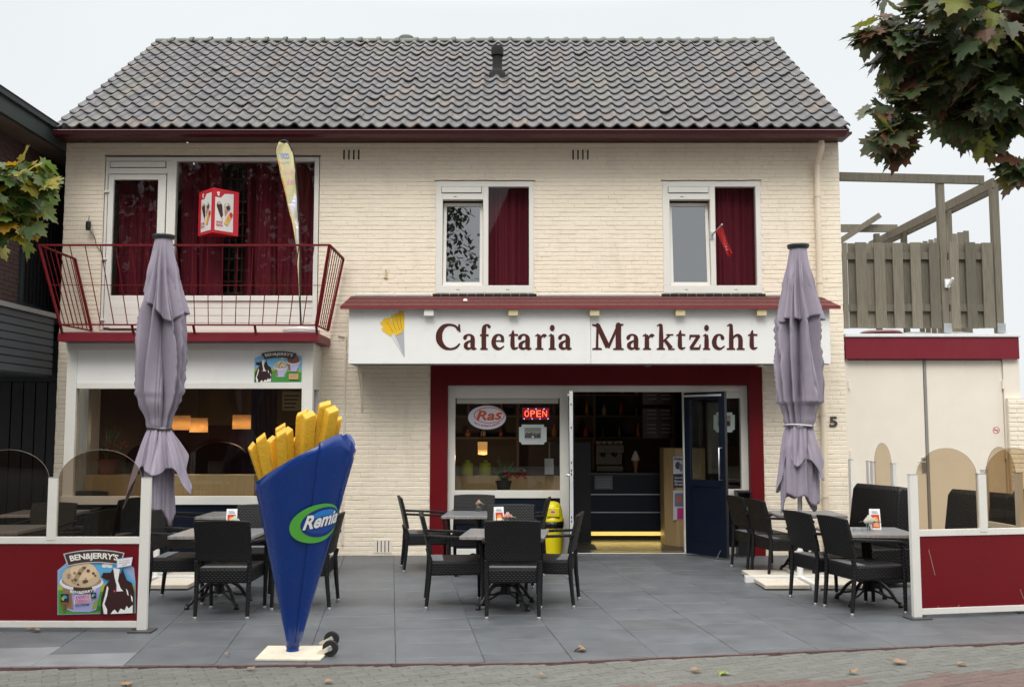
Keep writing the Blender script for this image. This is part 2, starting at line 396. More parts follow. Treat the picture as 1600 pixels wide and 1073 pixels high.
# ---------------------------------------------------------------- roof of S shaped tiles
RX0, RX1 = -6.2, 4.56; EY, EZ, RY, RZ = -.42, 5.74, 3.25, 8.42
sl = math.hypot(RY-EY, RZ-EZ); du = Vector((0, (RY-EY)/sl, (RZ-EZ)/sl)); nu_ = Vector((0, -(RZ-EZ)/sl, (RY-EY)/sl))
ncol, nrow = 52, 15; tw = (RX1-RX0)/ncol; te = sl/nrow
def hprof(u): return .016-.024*math.sin(math.pi*u/.6) if u < .6 else .016+.030*math.sin(math.pi*(u-.6)/.4)
m = MB(); K = 10
for r in range(nrow):
    for c in range(ncol):
        x0 = RX0+c*tw+rnd.uniform(-.002, .002); dz = rnd.uniform(-.002, .004)+(.012 if rnd.random() < .03 else 0); sk = rnd.uniform(-.004, .004)
        g = rnd.uniform(.8, 1.15); k = rnd.random()
        wash = .5+.5*noise.noise(Vector((c*.11, r*.16, 3)))*1.6
        base = Vector((.064, .061, .064))*(1+.14*wash)
        if k < .08: base = Vector((.095, .074, .062))
        elif k < .2: base = Vector((.084, .077, .074))
        elif k < .3: base = Vector((.046, .048, .053))
        if noise.noise(Vector((c*.35+9, r*.2, 7))) > .38: base = base*.7+Vector((.10, .105, .07))*.3
        m.cc = tuple(base*g)
        bot = Vector((0, EY, EZ))+du*(r*te+rnd.uniform(-.004, .004)); top = Vector((0, EY, EZ))+du*min((r+1)*te+.02, sl)
        vs = []
        for (pt, lift) in ((bot, .002+dz), (bot, .024+dz), (bot+du*.012, .030+dz), (bot+du*te*.5, .014+dz), (top, .0)):
            for i in range(K+1):
                u = i/K; p = pt+nu_*(lift+hprof(u)); vs.append((x0+u*(tw+.003)+(sk if pt is bot else 0), p.y, p.z))
        n1 = K+1
        m.add(vs, [(a*n1+i, a*n1+i+1, (a+1)*n1+i+1, (a+1)*n1+i) for a in range(4) for i in range(K)], 0)
m.cc = (.03, .03, .03)
under = [(RX0+.01, EY+.02, EZ-.02), (RX1-.01, EY+.02, EZ-.02), (RX1-.01, RY, RZ-.03), (RX0+.01, RY, RZ-.03)]
m.add(under, [(0, 1, 2, 3)], 0)
m.cc = (.12, .12, .125)
m.add([(RX0, RY, RZ), (RX1, RY, RZ), (RX1, 2*RY-EY, EZ), (RX0, 2*RY-EY, EZ)], [(0, 1, 2, 3)], 0)
for x in (RX0, RX1-.02): m.bar((x+.01, EY+.02, EZ-.035), (x+.01, RY, RZ-.035), .02, .06)
roof = m.build('roof', [tile_m], house, autosm=50)
m = MB(); nr = 33; rw = (RX1-RX0)/nr
for i in range(nr):
    x0 = RX0+i*rw; jz = rnd.uniform(-.006, .006)
    prof = []
    def rr(x, k, r, jz=jz): return (x, RY-.0+math.cos(k)*r, RZ-.035+math.sin(k)*r*1.05+jz)
    m.grid(lambda a, b, x0=x0: rr(x0+a*rw, math.pi*b, .082+(.022 if a > .85 else 0)), 8, 11)
m.build('ridge_tiles', ridge_m, roof, autosm=50, solid=.012)
vp = P(777, 118, 1.95)
# find the roof point seen at the vent pipe
def roof_at(px, py):
    best = None
    for i in range(400):
        y = EY+(RY-EY)*i/400; z = EZ+(y-EY)/(RY-EY)*(RZ-EZ); x_, z_ = W(px, py, y)
        d = abs(z_-z)
        if best is None or d < best[0]: best = (d, Vector((x_, y, z)))
    return best[1]
vp = roof_at(777, 118); s_ = math.hypot(vp.x, vp.y-CY)/F
m = MB(); m.lathe([(.15, -.12), (.13, .03), (.1, .07), (.078, .1), (.078, .30), (.098, .31), (.098, .43), (.085, .46), (.0, .465)], vp, 20)
m.build('vent_pipe', mat('vent_black', (.012, .012, .012), .7, spec=.2), roof, smooth=False, autosm=40)
m = MB(); b_ = W(635, 62, RY+.6); m.lathe([(.15, -.3), (.15, .02), (.12, .05), (0, .06)], (b_[0], RY+.6, b_[1]), 16); m.build('vent_cap', ridge_m, roof, autosm=40)

# gutter, fascia, downpipe
gx0, gx1 = WX(84, 210, -.5), WX(1322, 210, -.5)
gz = WZ(203, -.52)
m = MB()
gp = [(-.54, gz), (-.55, gz-.012), (-.535, gz-.03), (-.52, gz-.06), (-.44, gz-.075), (-.40, gz-.075), (-.40, gz-.01), (-.415, gz-.01), (-.415, gz-.065), (-.445, gz-.065), (-.505, gz-.05), (-.525, gz-.012)]
m.prism(gp, gx0, gx1, lambda u, v, w: (w, u, v))
m.build('gutter', red_d, house, bevel=.002)
gz2 = gz-.075
one('soffit_board', red_d, house, (-6.26, 4.6, -.397, .0, 5.668, 5.70), bevel=.004)
m = MB(); dx = WX(1277, 300, -.07)
pts = [(dx, -.30, gz2-.02), (dx, -.30, gz2-.1), (dx, -.2, gz2-.18), (dx, -.07, gz2-.27), (dx, -.07, .1)]
m.tube(crom(pts[:4], 4)+[pts[4]], .04, 14)
for zz in (4.9, 3.7, 1.9, .8): m.lathe([(.047, -.02), (.047, .02)], (dx, -.07, zz), 14); m.box(dx-.012, dx+.012, -.05, .0, zz-.012, zz+.012)
m.build('downpipe', mat('cream_pipe', (.74, .64, .50), .45, var=.05), house, autosm=40)
# ventilation slots
for cx_ in (549, 907):
    m = MB()
    for k in (-11.5, -3.8, 3.8, 11.5):
        x_, z_ = W(cx_+k, 241, -.012); m.box(x_-.009, x_+.009, -.0125, .002, z_-.075, z_+.06)
    m.build('wall_vent', mat('slot_dark', (.02, .018, .015), .9), house)
m = MB()
for cx_, cy_ in ((598, 853), (1365, 0)):
    if cy_:
        x_, z_ = W(cx_, cy_, -.012)
        m.box(x_-.12, x_+.12, -.014, .0, z_-.09, z_+.09, 0)
        for k in (-.07, -.02, .03, .08): m.box(x_+k-.006, x_+k+.006, -.0155, -.012, z_-.075, z_+.075, 1)
m.build('air_brick', [render_cream, MATS['slot_dark']], house)

# ---------------------------------------------------------------- upper windows
def upper_window(l, lab):
    # pixel offsets measured on one window
    def X(p): return WX(l+p, 370, .0)
    def Z(p): return WZ(p, .0)
    x0, x1, z0, z1 = X(0), X(153), Z(458), Z(284)
    ax0, ax1 = X(10.5), X(74); bx0, bx1 = X(82), X(145.5); bz0, bz1 = Z(446), Z(292); az1 = Z(312)
    f = MB(); y0, y1 = -.012, .09
    f.box(x0, bx0-.0, y0, y1, bz0-0, bz0+.001)  # thin joint line keeps the mesh closed
    f = MB()
    f.box(x0, x1, y0, y1, z0, bz0); f.box(x0, x1, y0, y1, bz1, z1)
    f.box(x0, ax0, y0, y1, bz0, bz1); f.box(bx1, x1, y0, y1, bz0, bz1); f.box(ax1, bx0, y0, y1, bz0, bz1)
    f.box(ax0, ax1, y0+.002, y1, az1, bz1)
    # vent strip
    vx0, vx1, vz0, vz1 = X(9), X(71), Z(301.5), Z(292.5)
    f.box(vx0, vx1, y0-.016, y0+.001, vz0, vz1, 0)
    w_ = f.build('window', frame_m, house, bevel=.004); w_['label'] = lab
    # dark joint round the vent strip and drain slots
    d = MB(); d.box(vx0-.006, vx1+.006, y0-.002, y0+.0005, vz0-.006, vz1+.006)
    for px in (35, 112): d.box(X(px)-.022, X(px)+.022, y0-.003, y0+.0005, z0+.045, z0+.051)
    d.box(X(30)-.02, X(30)+.02, y0-.002, y0+.003, Z(308), Z(308)+.006)
    d.build('vent_joint', MATS['slot_dark'], w_)
    # sash tilted inwards at the top
    s = MB(); t = .045; q = [(ax0+.004, bz0+.004), (ax1-.004, bz0+.004), (ax1-.004, az1-.01), (ax0+.004, az1-.01)]
    tilt = .105; h = q[2][1]-q[0][1]
    def S(x, z, d): return (x, .012+d+(z-q[0][1])/h*tilt, z-(z-q[0][1])/h*.012)
    def sb(a, b, c, e, mi=0):
        s.hexa([S(a, c, 0), S(b, c, 0), S(b, c, .05), S(a, c, .05), S(a, e, 0), S(b, e, 0), S(b, e, .05), S(a, e, .05)], mi)
    X0, X1, Z0, Z1 = q[0][0], q[1][0], q[0][1], q[2][1]
    sb(X0, X1, Z0, Z0+t); sb(X0, X1, Z1-t, Z1); sb(X0, X0+t, Z0+t, Z1-t); sb(X1-t, X1, Z0+t, Z1-t)
    so = s.build('sash', frame_m, w_, bevel=.003)
    g = MB(); g.add([S(X0+t, Z0+t, .02), S(X1-t, Z0+t, .02), S(X1-t, Z1-t, .02), S(X0+t, Z1-t, .02)], [(0, 1, 2, 3)]); g.build('pane', pane_tilt, w_)
    g = MB(); g.add([(bx0, .03, bz0), (bx1, .03, bz0), (bx1, .03, bz1), (bx0, .03, bz1)], [(0, 1, 2, 3)]); g.build('pane', pane_up, w_)
    g = MB(); g.box(ax0-.02, ax1+.01, .19, .2, bz0-.03, az1+.03); g.build('blind', mat('dark_blind', (.06, .055, .05), .8), w_)
    # brick on edge sill
    s = MB(); n = 12; a, b = x0-.04, x1+.04
    for k in range(n):
        p = a+(b-a)*k/n; s.box(p+.004, p+(b-a)/n-.004, -.055, .0, z0-.075+rnd.uniform(-.002, .002), z0-.012, 0)
    s.box(a+.003, b-.003, -.045, -.0, z0-.068, z0-.02, 1)
    s.build('sill', [mat('black_glazed_brick', (.018, .018, .02), .3, var=.4, vscale=12), mat('grey_mortar', (.2, .19, .18), .9)], w_, bevel=.005)
    # lead strip over the head
    s = MB(); s.tube([(x0-.02+(x1-x0+.04)*k/10, -.012, z1+.014+rnd.uniform(-.004, .004)) for k in range(11)], .006, 6); s.build('head_seal', mat('brown_seal', (.12, .08, .05), .9), w_)
    c = MB()
    def cf(a, b): 
        x = bx0-.06+(bx1-bx0+.12)*a; return (x, .2+.02*math.sin(a*31+math.sin(a*9)*2)+.012*math.sin(a*77), bz0-.05+(bz1-bz0+.1)*b)
    c.grid(cf, 60, 3)
    co = c.build('curtain', velvet, None, smooth=True)
    return co
cu1 = upper_window(681, 'two-light white window, the one nearer the balcony')
tag(cu1, 'burgundy curtain behind the right pane of the middle upper window', 'curtain', 'burgundy curtains in the small upper windows')
cu2 = upper_window(1036, 'two-light white window with a small red flag on its mullion')
tag(cu2, 'burgundy curtain behind the pane beside the small red flag', 'curtain', 'burgundy curtains in the small upper windows')

# balcony door and window
def bz(p): return WZ(p, 0)
def bx(p): return WX(p, 370, 0)
f = MB(); y0, y1 = -.012, .09
X0, X1, Z0, Z1 = bx(162), bx(497), bz(516), bz(246)
f.box(X0, X1, y0, y1, bz(252)+.0, Z1); f.box(X0, bx(166), y0, y1, Z0, bz(252)); f.box(bx(490), X1, y0, y1, Z0, bz(252))
f.box(bx(259), bx(273), y0, y1, Z0, bz(252)); f.box(bx(273), bx(490), y0, y1, bz(470), bz(462)); f.box(bx(166), bx(259), y0+.001, y1, bz(272), bz(252))
bw = f.build('window', frame_m, house, bevel=.004); bw['label'] = 'large balcony window and glazed door in one white frame'
f = MB()
a, b, c, d = bx(167.5), bx(257.5), bz(512), bz(273.5)
gx0_, gx1_, gz0_, gz1_ = bx(176), bx(245.5), bz(462), bz(281.5)
for q in ((a, gx0_, c, d), (gx1_, b, c, d), (gx0_, gx1_, gz1_, d), (gx0_, gx1_, c, gz0_)): f.box(q[0], q[1], y0-.012, y0+.04, q[2], q[3])
for zz in (300, 405, 500): f.box(a-.05, a+.02, y0-.03, y0-.001, bz(zz)-.015, bz(zz)+.015); 
f.build('balcony_door', frame_m, bw, bevel=.004)
one('vent_strip', frame_m, bw, (bx(170), bx(256), y0-.018, y0-.0005, bz(262), bz(253.5)), bevel=.003)
one('vent_joint', MATS['slot_dark'], bw, (bx(169), bx(257), y0-.002, y0+.0002, bz(263), bz(252.5)))
g = MB(); g.add([(gx0_, .0, gz0_), (gx1_, .0, gz0_), (gx1_, .0, gz1_), (gx0_, .0, gz1_)], [(0, 1, 2, 3)]); g.build('pane', pane_up, bw)
g = MB(); g.add([(bx(273), .02, bz(462)), (bx(490), .02, bz(462)), (bx(490), .02, bz(252)), (bx(273), .02, bz(252))], [(0, 1, 2, 3)]); g.build('pane', pane_up, bw)
f = MB(); zz = bz(470); n = 4; hh = (zz-Z0)/n
for k in range(n): f.box(bx(273), bx(490), .012, .05, Z0+k*hh+.003, Z0+(k+1)*hh-.003)
for k in range(n): f.box(gx0_, gx1_, y0-.016, y0-.01, Z0+.02+k*hh*.9+.003, Z0+.02+(k+1)*hh*.9-.003)
f.box(bx(273), bx(490), .03, .06, Z0, zz)
f.build('base_panel', frame_m, bw, bevel=.003)
s = MB(); s.tube([(X0-.02+(X1-X0+.04)*k/20, -.012, Z1+.02+rnd.uniform(-.004, .004)) for k in range(21)], .006, 6); s.build('head_seal', MATS['brown_seal'], bw)
def curtain(x0, x1, z0, z1, Y, label, amp=.04, fr=40):
    c = MB()
    def cf(a, b):
        x = x0+(x1-x0)*a; am = amp*(1+.5*math.sin(a*7)); return (x+.02*math.sin(b*3+a*20), Y+am*math.sin(a*fr+math.sin(a*11)*2.5+b*.6)+.3*am*math.sin(a*fr*2.7+b), z0+(z1-z0)*b)
    c.grid(cf, 160, 8); return tag(c.build('curtain', velvet, None, smooth=True), label, 'curtain')
curtain(bx(268), bx(338), bz(470), bz(248), .3, 'burgundy curtain left of the dark gap in the balcony window', .04, 20)
curtain(bx(372), bx(494), bz(470), bz(248), .28, 'wide burgundy curtain behind the teardrop flag', .05, 38)
curtain(bx(168), bx(252), bz(470), bz(275), .3, 'burgundy curtain behind the glazed balcony door', .035, 26)
m = MB(); lx0, lx1, lz0, lz1 = bx(334), bx(376), bz(470), bz(250)
for k in range(5): x_ = lx0+(lx1-lx0)*k/4; m.box(x_-.012, x_+.012, .42, .44, lz0, lz1)
for k in range(13): z_ = lz0+(lz1-lz0)*k/12; m.box(lx0, lx1, .405, .42, z_-.012, z_+.012)
tag(m.build('room_divider', mat('dark_lattice', (.09, .03, .03), .7), None), 'dark lattice room divider in the gap between the balcony curtains', 'room divider')

# ---------------------------------------------------------------- balcony
SY = -.85
sx0, sx1 = WX(90, 525, SY), WX(497, 525, SY); sz1, sz0 = WZ(520, SY), WZ(533, SY)
one('balcony_slab', red_b, house, (sx0, sx1, SY, -.0, sz0, sz1), (sx0+.02, sx1-.02, SY+.02, -.0, sz1-.001, sz1+.012), bevel=.012)
m = MB(); iron = red_s
TY, BYY = -1.12, -.92
tl, tr = P(61, 383, TY), P(515, 383, TY); bl, br = P(94, 507, BYY), P(494, 508, BYY)
tz = tl.z; bzz = bl.z
tlw, trw = Vector((tl.x, -.1, tz)), Vector((tr.x, -.1, tz)); blw, brw = Vector((bl.x+.05, -.1, bzz)), Vector((br.x, -.1, bzz))
for a, b in ((tl, tr), (tl, tlw), (tr, trw)): m.bar(a, b, .032, .022)
for a, b in ((bl, br), (bl, blw), (br, brw)): m.bar(a, b, .012, .02)
def fan(a0, a1, b0, b1, n, skip=()):
    for k in range(n+1):
        if k in skip: continue
        t = k/n; m.tube([a0.lerp(a1, t), b0.lerp(b1, t)], .0062, 6)
fan(tl, tr, bl, br, 19); fan(tl, tlw, bl, blw, 7); fan(tr, trw, br, brw, 7)
for a, b in ((tl, bl), (tr, br), (tlw, blw), (trw, brw)): m.bar(a, b, .03, .03)
for t in (.0, .28, .52, .76, 1.0):
    p = bl.lerp(br, t); m.bar(p+Vector((0, 0, -.0)), Vector((p.x, p.y+.06, sz1)), .026, .026)
m.bar(tl.lerp(bl, .5), tr.lerp(br, .5), .008, .008)
m.build('balcony_railing', iron, house)

# ---------------------------------------------------------------- bay window on the ground floor
BYF = -.58
def yx(p): return WX(p, 690, BYF)
def yz(p): return WZ(p, BYF)
f = MB(); x0, x1 = yx(100), yx(487)
zt = sz0-.002; gz0b, gz1b = yz(775), yz(607)
f.box(x0-.01, x1+.01, BYF-.025, BYF+.1, yz(547), zt)
f.box(x0, yx(116), BYF, BYF+.1, gz0b, yz(547)); f.box(yx(470), x1, BYF, BYF+.1, gz0b, yz(547))
f.box(yx(116), yx(470), BYF+.004, BYF+.1, yz(607), yz(598))
f.box(yx(100), yx(487), BYF-.02, BYF+.1, yz(788), gz0b)
# side toward the entrance
f.box(x1-.1, x1-.002, -.12, -.0, gz0b, yz(547)); f.box(x1-.1, x1-.002, BYF+.1, -.0, yz(547), zt); f.box(x1-.1, x1-.002, BYF+.1, -.12, yz(607), yz(547)); f.box(x1-.1, x1-.002, BYF+.1, -.0, yz(788), gz0b)
f.box(x0+.002, x0+.1, BYF+.1, -.0, yz(547), zt); f.box(x0+.002, x0+.1, BYF+.1, -.0, yz(788), gz0b); f.box(x0+.002, x0+.1, -.12, -.0, gz0b, yz(547))
bay = f.build('bay_window', frame_m, house, bevel=.004)
hd = MB(); a, b, c, d = yx(116), yx(470), yz(598), yz(547)
hd.box(a, b, BYF+.012, BYF+.05, c, d)
hd.box(a, b, BYF+.006, BYF+.0115, d-.022, d); hd.box(a, b, BYF+.006, BYF+.0115, c, c+.018)
hd.build('header_panel', white_m, bay, bevel=.002)
one('base_panel', navy, bay, (x0+.01, x1-.01, BYF+.01, BYF+.08, .02, yz(788)), (x1-.09, x1-.012, BYF+.08, 0, .02, yz(788)), (x0+.012, x0+.09, BYF+.08, 0, .02, yz(788)))
g = MB(); g.add([(yx(116), BYF+.05, gz0b), (yx(470), BYF+.05, gz0b), (yx(470), BYF+.05, yz(607)), (yx(116), BYF+.05, yz(607))], [(0, 1, 2, 3)]); g.build('pane', pane_m, bay)
g = MB(); g.add([(x1-.05, BYF+.1, gz0b), (x1-.05, -.12, gz0b), (x1-.05, -.12, yz(607)), (x1-.05, BYF+.1, yz(607))], [(0, 1, 2, 3)]); g.build('pane', pane_m, bay)
g = MB(); g.add([(x0+.05, BYF+.1, gz0b), (x0+.05, -.0, gz0b), (x0+.05, -.0, yz(607)), (x0+.05, BYF+.1, yz(607))], [(0, 1, 2, 3)]); g.build('pane', pane_m, bay)
one('bay_shelf', woodp, bay, (x0+.1, x1-.1, BYF+.1, -.0, gz0b-.06, gz0b-.02))

# cow and ice cream print, shared shapes (drawn 0..1)
def icecream_print(fn, full=True):
    d = Decal(fn); brown, wht, sky_, grn = (.03, .012, .012), (.82, .82, .8), (.2, .5, .75), (.06, .3, .05)
    d.poly([(0, 0), (1, .02), (1, .66), (.92, .8), (.78, .93), (.5, 1), (.2, .93), (.02, .72)] if full else [(0, 0), (1, 0), (1, .86), (.75, 1), (.3, 1), (0, .8)], sky_)
    d.poly([(0, 0), (1, .01), (1, .4), (.6, .44), (0, .48)], (.35, .5, .06)); d.poly([(0, 0), (1, .01), (1, .33), (.5, .38), (0, .37)], grn)
    d.poly(ell(.62, .82, .06, .035), wht); d.poly(ell(.59, .8, .04, .03), wht)
    return d, brown, wht
def cow(d, x, y, w_, h, brown, wht):
    S = lambda pts: [(x+a*w_, y+b*h) for a, b in pts]
    d.poly(S([(0, 0), (.98, .02), (1, .5), (.93, .68), (.78, .74), (.7, .9), (.66, 1), (.6, .88), (.38, 1.0), (.3, .9), (.08, .9), (.02, .8), (.2, .74), (.28, .74), (.12, .6), (.02, .35)]), brown)
    d.poly(S([(.38, 1.0), (.58, .98), (.52, .72), (.6, .56), (.68, .5), (.48, .49), (.48, .62), (.42, .8)]), wht)
    d.poly(S([(.2, .62), (.24, .56), (.2, .4), (.12, .22), (.2, .1), (.2, 0), (.1, 0), (.06, .2), (.14, .42)]), wht)
    d.poly(S([(.3, 0), (.96, .02), (.96, .2), (.84, .12), (.78, .18), (.72, .08), (.6, .12), (.52, .02), (.42, .1), (.36, .06)]), wht)
    d.poly(S([(.76, .56), (.82, .5), (.84, .4), (.8, .42)]), wht); d.poly(S([(.9, .42), (.96, .36), (.96, .25), (.92, .3)]), wht)
    d.poly([(x+w_*.42+.014*a, y+h*.5+.016*b) for a, b in ell(0, 0, 1, 1, 10)], (.6, .06, .1))
def tub(d, cx_, cy_, r, h, top, cup, words=True):
    d.poly([(cx_-r, cy_), (cx_+r, cy_), (cx_+r*.72, cy_-h), (cx_+r*.4, cy_-h*1.08), (cx_-r*.4, cy_-h*1.08), (cx_-r*.72, cy_-h)], cup)
    d.poly([(cx_-r*.95, cy_-h*.2), (cx_-r*.5, cy_-h*.3), (cx_-r*.4, cy_-h*1.0), (cx_-r*.72, cy_-h*.95)], (.3, .17, .09))
    d.poly([(cx_+r*.85, cy_-h*.62), (cx_+r*.6, cy_-h*.7), (cx_+r*.5, cy_-h*1.0), (cx_+r*.7, cy_-h*.95)], (.25, .33, .06))
    d.poly(ell(cx_, cy_, r*1.08, h*.3), (.8, .8, .85)); d.poly(ell(cx_, cy_+h*.05, r*.98, h*.25), (.35, .27, .2))
    d.poly(ell(cx_-r*.02, cy_+h*.22, r*.93, h*.42), top); d.poly(ell(cx_+r*.1, cy_+h*.4, r*.65, h*.33), tuple(min(1, k*1.25) for k in top))
    d.poly([(cx_-r*.5, cy_), (cx_-r*.1, cy_+h*.5), (cx_+r*.3, cy_+h*.6), (cx_, cy_+h*.3), (cx_-r*.3, cy_-h*.1)], tuple(k*.7 for k in top))
    r2 = random.Random(3)
    for k in range(16):
        a, b = r2.uniform(0, 6.28), r2.uniform(.3, .9); q = .05*r*r2.uniform(.7, 1.6)*1.3
        d.poly(ell(cx_+math.cos(a)*r*.85*b, cy_+h*.22+math.sin(a)*h*.36*b, q, q*1.1, 6), (.12, .07, .04) if k % 3 else tuple(k_*.55 for k_ in top))
def arcband(d, cx_, cy_, r0, r1, a0, a1, col, n=18, sy=1.0):
    pts = [(cx_+r1*math.sin(a0+(a1-a0)*k/n), cy_+sy*r1*math.cos(a0+(a1-a0)*k/n)) for k in range(n+1)]+[(cx_+r0*math.sin(a1+(a0-a1)*k/n), cy_+sy*r0*math.cos(a1+(a0-a1)*k/n)) for k in range(n+1)]
    d.poly(pts, col)
def arcwarp(cx_, cy_, r0, r1, a0, a1, sy=1.0): return lambda u, v: (cx_+(r0+(r1-r0)*v)*math.sin(a0+(a1-a0)*u), cy_+sy*(r0+(r1-r0)*v)*math.cos(a0+(a1-a0)*u))
# print on the bay header
q0, q1 = yx(395), yx(469); r0_, r1_ = yz(597), yz(550)
fnb = lambda u, v, l: Vector((q0+(q1-q0)*u, BYF+.0045-l, r0_+(r1_-r0_)*v))
d, brown, wht = icecream_print(fnb, False); cow(d, .01, 0, .36, .74, brown, wht)
tub(d, .56, .5, .14, .3, (.6, .52, .36), (.5, .5, .72)); tub(d, .83, .68, .14, .3, (.2, .09, .07), (.5, .5, .72))
arcband(d, .52, .1, .72, .93, -.42, .42, (.05, .04, .03), sy=1.0); d.text("BEN&JERRY'S", 0, 0, 1, 1, (.85, .84, .8), warp=arcwarp(.52, .1, .76, .89, -.36, .36), bold=.02)
d.rect(.74, .1, .94, .28, (.65, .42, .2)); d.text('ICE CREAM', .76, .21, .92, .26, (.3, .08, .05)); d.text('AVAILABLE', .76, .145, .92, .19, (.3, .08, .05))
d.build('printed_sticker', bay, 'ice cream print with a cow on the white panel')

# ---------------------------------------------------------------- shopfront
f = MB(); sy0, sy1 = -.012, .2
fx0, fx1, fz1 = WX(700, 640, .1), WX(1168, 640, .1), WZ(602, .1)
f.box(-1.11, fx0, sy0, sy1, 0, 2.58); f.box(fx1, 3.41, sy0, sy1, 0, 2.58); f.box(fx0, fx1, sy0, sy1, fz1, 2.58)
f.build('shopfront_surround', red_s, house, bevel=.004)
FY = .10
def sx(p): return WX(p, 700, FY)
def sz(p): return WZ(p, FY)
f = MB(); a = FY; b = FY+.09
zb = .0
f.box(fx0, sx(711), a, b, zb, fz1); f.box(sx(875), sx(889), a, b, zb, fz1); f.box(sx(1158), fx1, a, b, zb, fz1)
f.box(sx(711), sx(875), a+.002, b, sz(622), fz1); f.box(sx(711), sx(875), a+.002, b, sz(778), sz(766))
f.box(sx(889), sx(1158), a+.002, b, sz(612), fz1); f.box(sx(1068), sx(1080), a, b, zb, sz(612))
f.box(sx(1080), sx(1158), a+.002, b, sz(777), sz(764)); f.box(sx(1080), sx(1158), a+.002, b, .0, .1); f.box(sx(711), sx(875), a+.002, b, .0, .08); f.box(sx(1080), sx(1158), a+.002, b, sz(622), sz(612)-.002)
sh = f.build('shop_window', frame_m, house, bevel=.004)
one('base_panel', navy, sh, (sx(711), sx(875), a+.02, b, .08, sz(778))); one('base_panel', navy, sh, (sx(1080), sx(1158), a+.02, b, .1, sz(777)))
g = MB(); g.add([(sx(711), .15, sz(766)), (sx(875), .15, sz(766)), (sx(875), .15, sz(622)), (sx(711), .15, sz(622))], [(0, 1, 2, 3)]); g.build('pane', pane_shop, sh)
g = MB(); g.add([(sx(1080), .15, sz(764)), (sx(1158), .15, sz(764)), (sx(1158), .15, sz(622)), (sx(1080), .15, sz(622))], [(0, 1, 2, 3)]); g.build('pane', pane_shop, sh)
one('roller_blind_box', frame_m, sh, (sx(713), sx(873), .16, .24, sz(630), sz(622)))
one('threshold', steel, house, (sx(889), sx(1068), .02, .26, .0, .035), bevel=.004)
def door_leaf(hinge, free, name, lab, handle_side):
    hx, hy = hinge; fx, fy = free; dv = Vector((fx-hx, fy-hy, 0)); ln = dv.length; dv.normalize(); nv = Vector((dv.y, -dv.x, 0)); th_ = .045
    O = Vector((hx, hy, 0)); H = 2.19; name_l = 'edge' in lab
    def q(m_, u0, u1, z0, z1, t0=-.5, t1=.5, mi=0):
        c = []
        for z in (z0, z1):
            for u, t in ((u0, t0), (u1, t0), (u1, t1), (u0, t1)): c.append(O+dv*u+nv*(t*th_)+Vector((0, 0, z)))
        m_.hexa(c, mi)
    m = MB(); st = .1
    q(m, 0, st, .03, H); q(m, ln-st, ln-.004, .03, H); q(m, st, ln-st, H-st, H); q(m, st, ln-st, .93, 1.02); q(m, st, ln-st, .03, .2); q(m, st, ln-st, .2, .93, -.25, .25)
    o = m.build(name, navy, house, bevel=.003); o['label'] = lab
    m = MB(); q(m, st, ln-st, 1.02, H-st, -.06, .06); m.build('pane', glass('door_glass', (.8, .82, .8), 1.5), o)
    m = MB(); q(m, ln-.0035, ln+.002, .03, H, -.5, .5, 0 if name_l else 1); q(m, st*.2, ln-st*.5, H-.06, H-.035, .5, 1.1)
    for zz in (.5, .55, 1.1, 1.15, 1.25, 1.7, 2.0): q(m, ln+.002, ln+.003, zz, zz+.03, -.15, .15, 1)
    m.build('edge_strip', [mat('white_edge', (.68, .7, .7), .35, metal=.3), black_m], o)
    m = MB(); name_h = (1,) if name_l else (-1, 1)
    for s_ in name_h:
        hp = lambda z, k: O+dv*(ln-.06)+nv*(s_*(.0225+k))+Vector((0, 0, z))
        m.tube([hp(1.03, 0), hp(1.03, .055), hp(1.45, .055), hp(1.45, 0)] if not name_l else [hp(1.1, 0), hp(1.1, .04), hp(1.1, .04)-dv*.1], .011, 8)
    m.build('handle', steel, o, autosm=50)
    m = MB(); kp = O+dv*(ln-.1)+nv*.03; m.tube([kp+Vector((0, 0, .12)), kp+nv*.03+Vector((0, 0, .0))+dv*-.05], .008, 6); m.build('door_stop', steel, o)
    return o
door_leaf((sx(889)+.055, .1), (WX(892.5, 700, -.6), -.62), 'door', 'open navy door leaf seen on its white edge', 1)
rl = door_leaf((sx(1071), .09), (sx(1068)+.46, -.47), 'door', 'open navy door leaf showing its glass and long handle', 1)

# ---------------------------------------------------------------- canopy with the sign board
KY = -.74
f = MB(); cx0, cx1 = WX(545, 520, KY), WX(1297, 520, KY); cz0, cz1 = WZ(568, KY), WZ(482, KY)
xm = WX(923, 520, KY)
f.box(cx0, xm-.002, KY, KY+.03, cz0, cz1); f.box(xm+.002, cx1, KY, KY+.03, cz0, cz1)
f.box(cx0, cx0+.02, KY+.03, -.01, cz0, cz1); f.box(cx1-.02, cx1, KY+.03, -.01, cz0, cz1)
for k in range(16):
    p = W(560+k*48, 565, KY); f.lathe([(.006, -.002), (.006, .0)], (p[0], KY-.0, p[1]), 8, 'y')
board = f.build('sign_board', white_m, house, bevel=.002); board['label'] = 'white fascia board lettered Cafetaria Marktzicht'
f = MB(); f.box(cx0+.02, cx1-.02, KY+.03, -.012, cz0+.02, cz0+.04)
f.box(cx0+.02, cx1-.02, KY+.035, KY+.05, cz0-.012, cz0+.02)
f.build('canopy_soffit', mat('grey_soffit', (.34, .33, .31), .7), house)
f = MB(); ry0, ry1 = KY-.1, -.0; ex0, ex1 = WX(533, 478, ry0), WX(1312, 478, ry0); ez = WZ(479, ry0); wz = WZ(463, -.0)
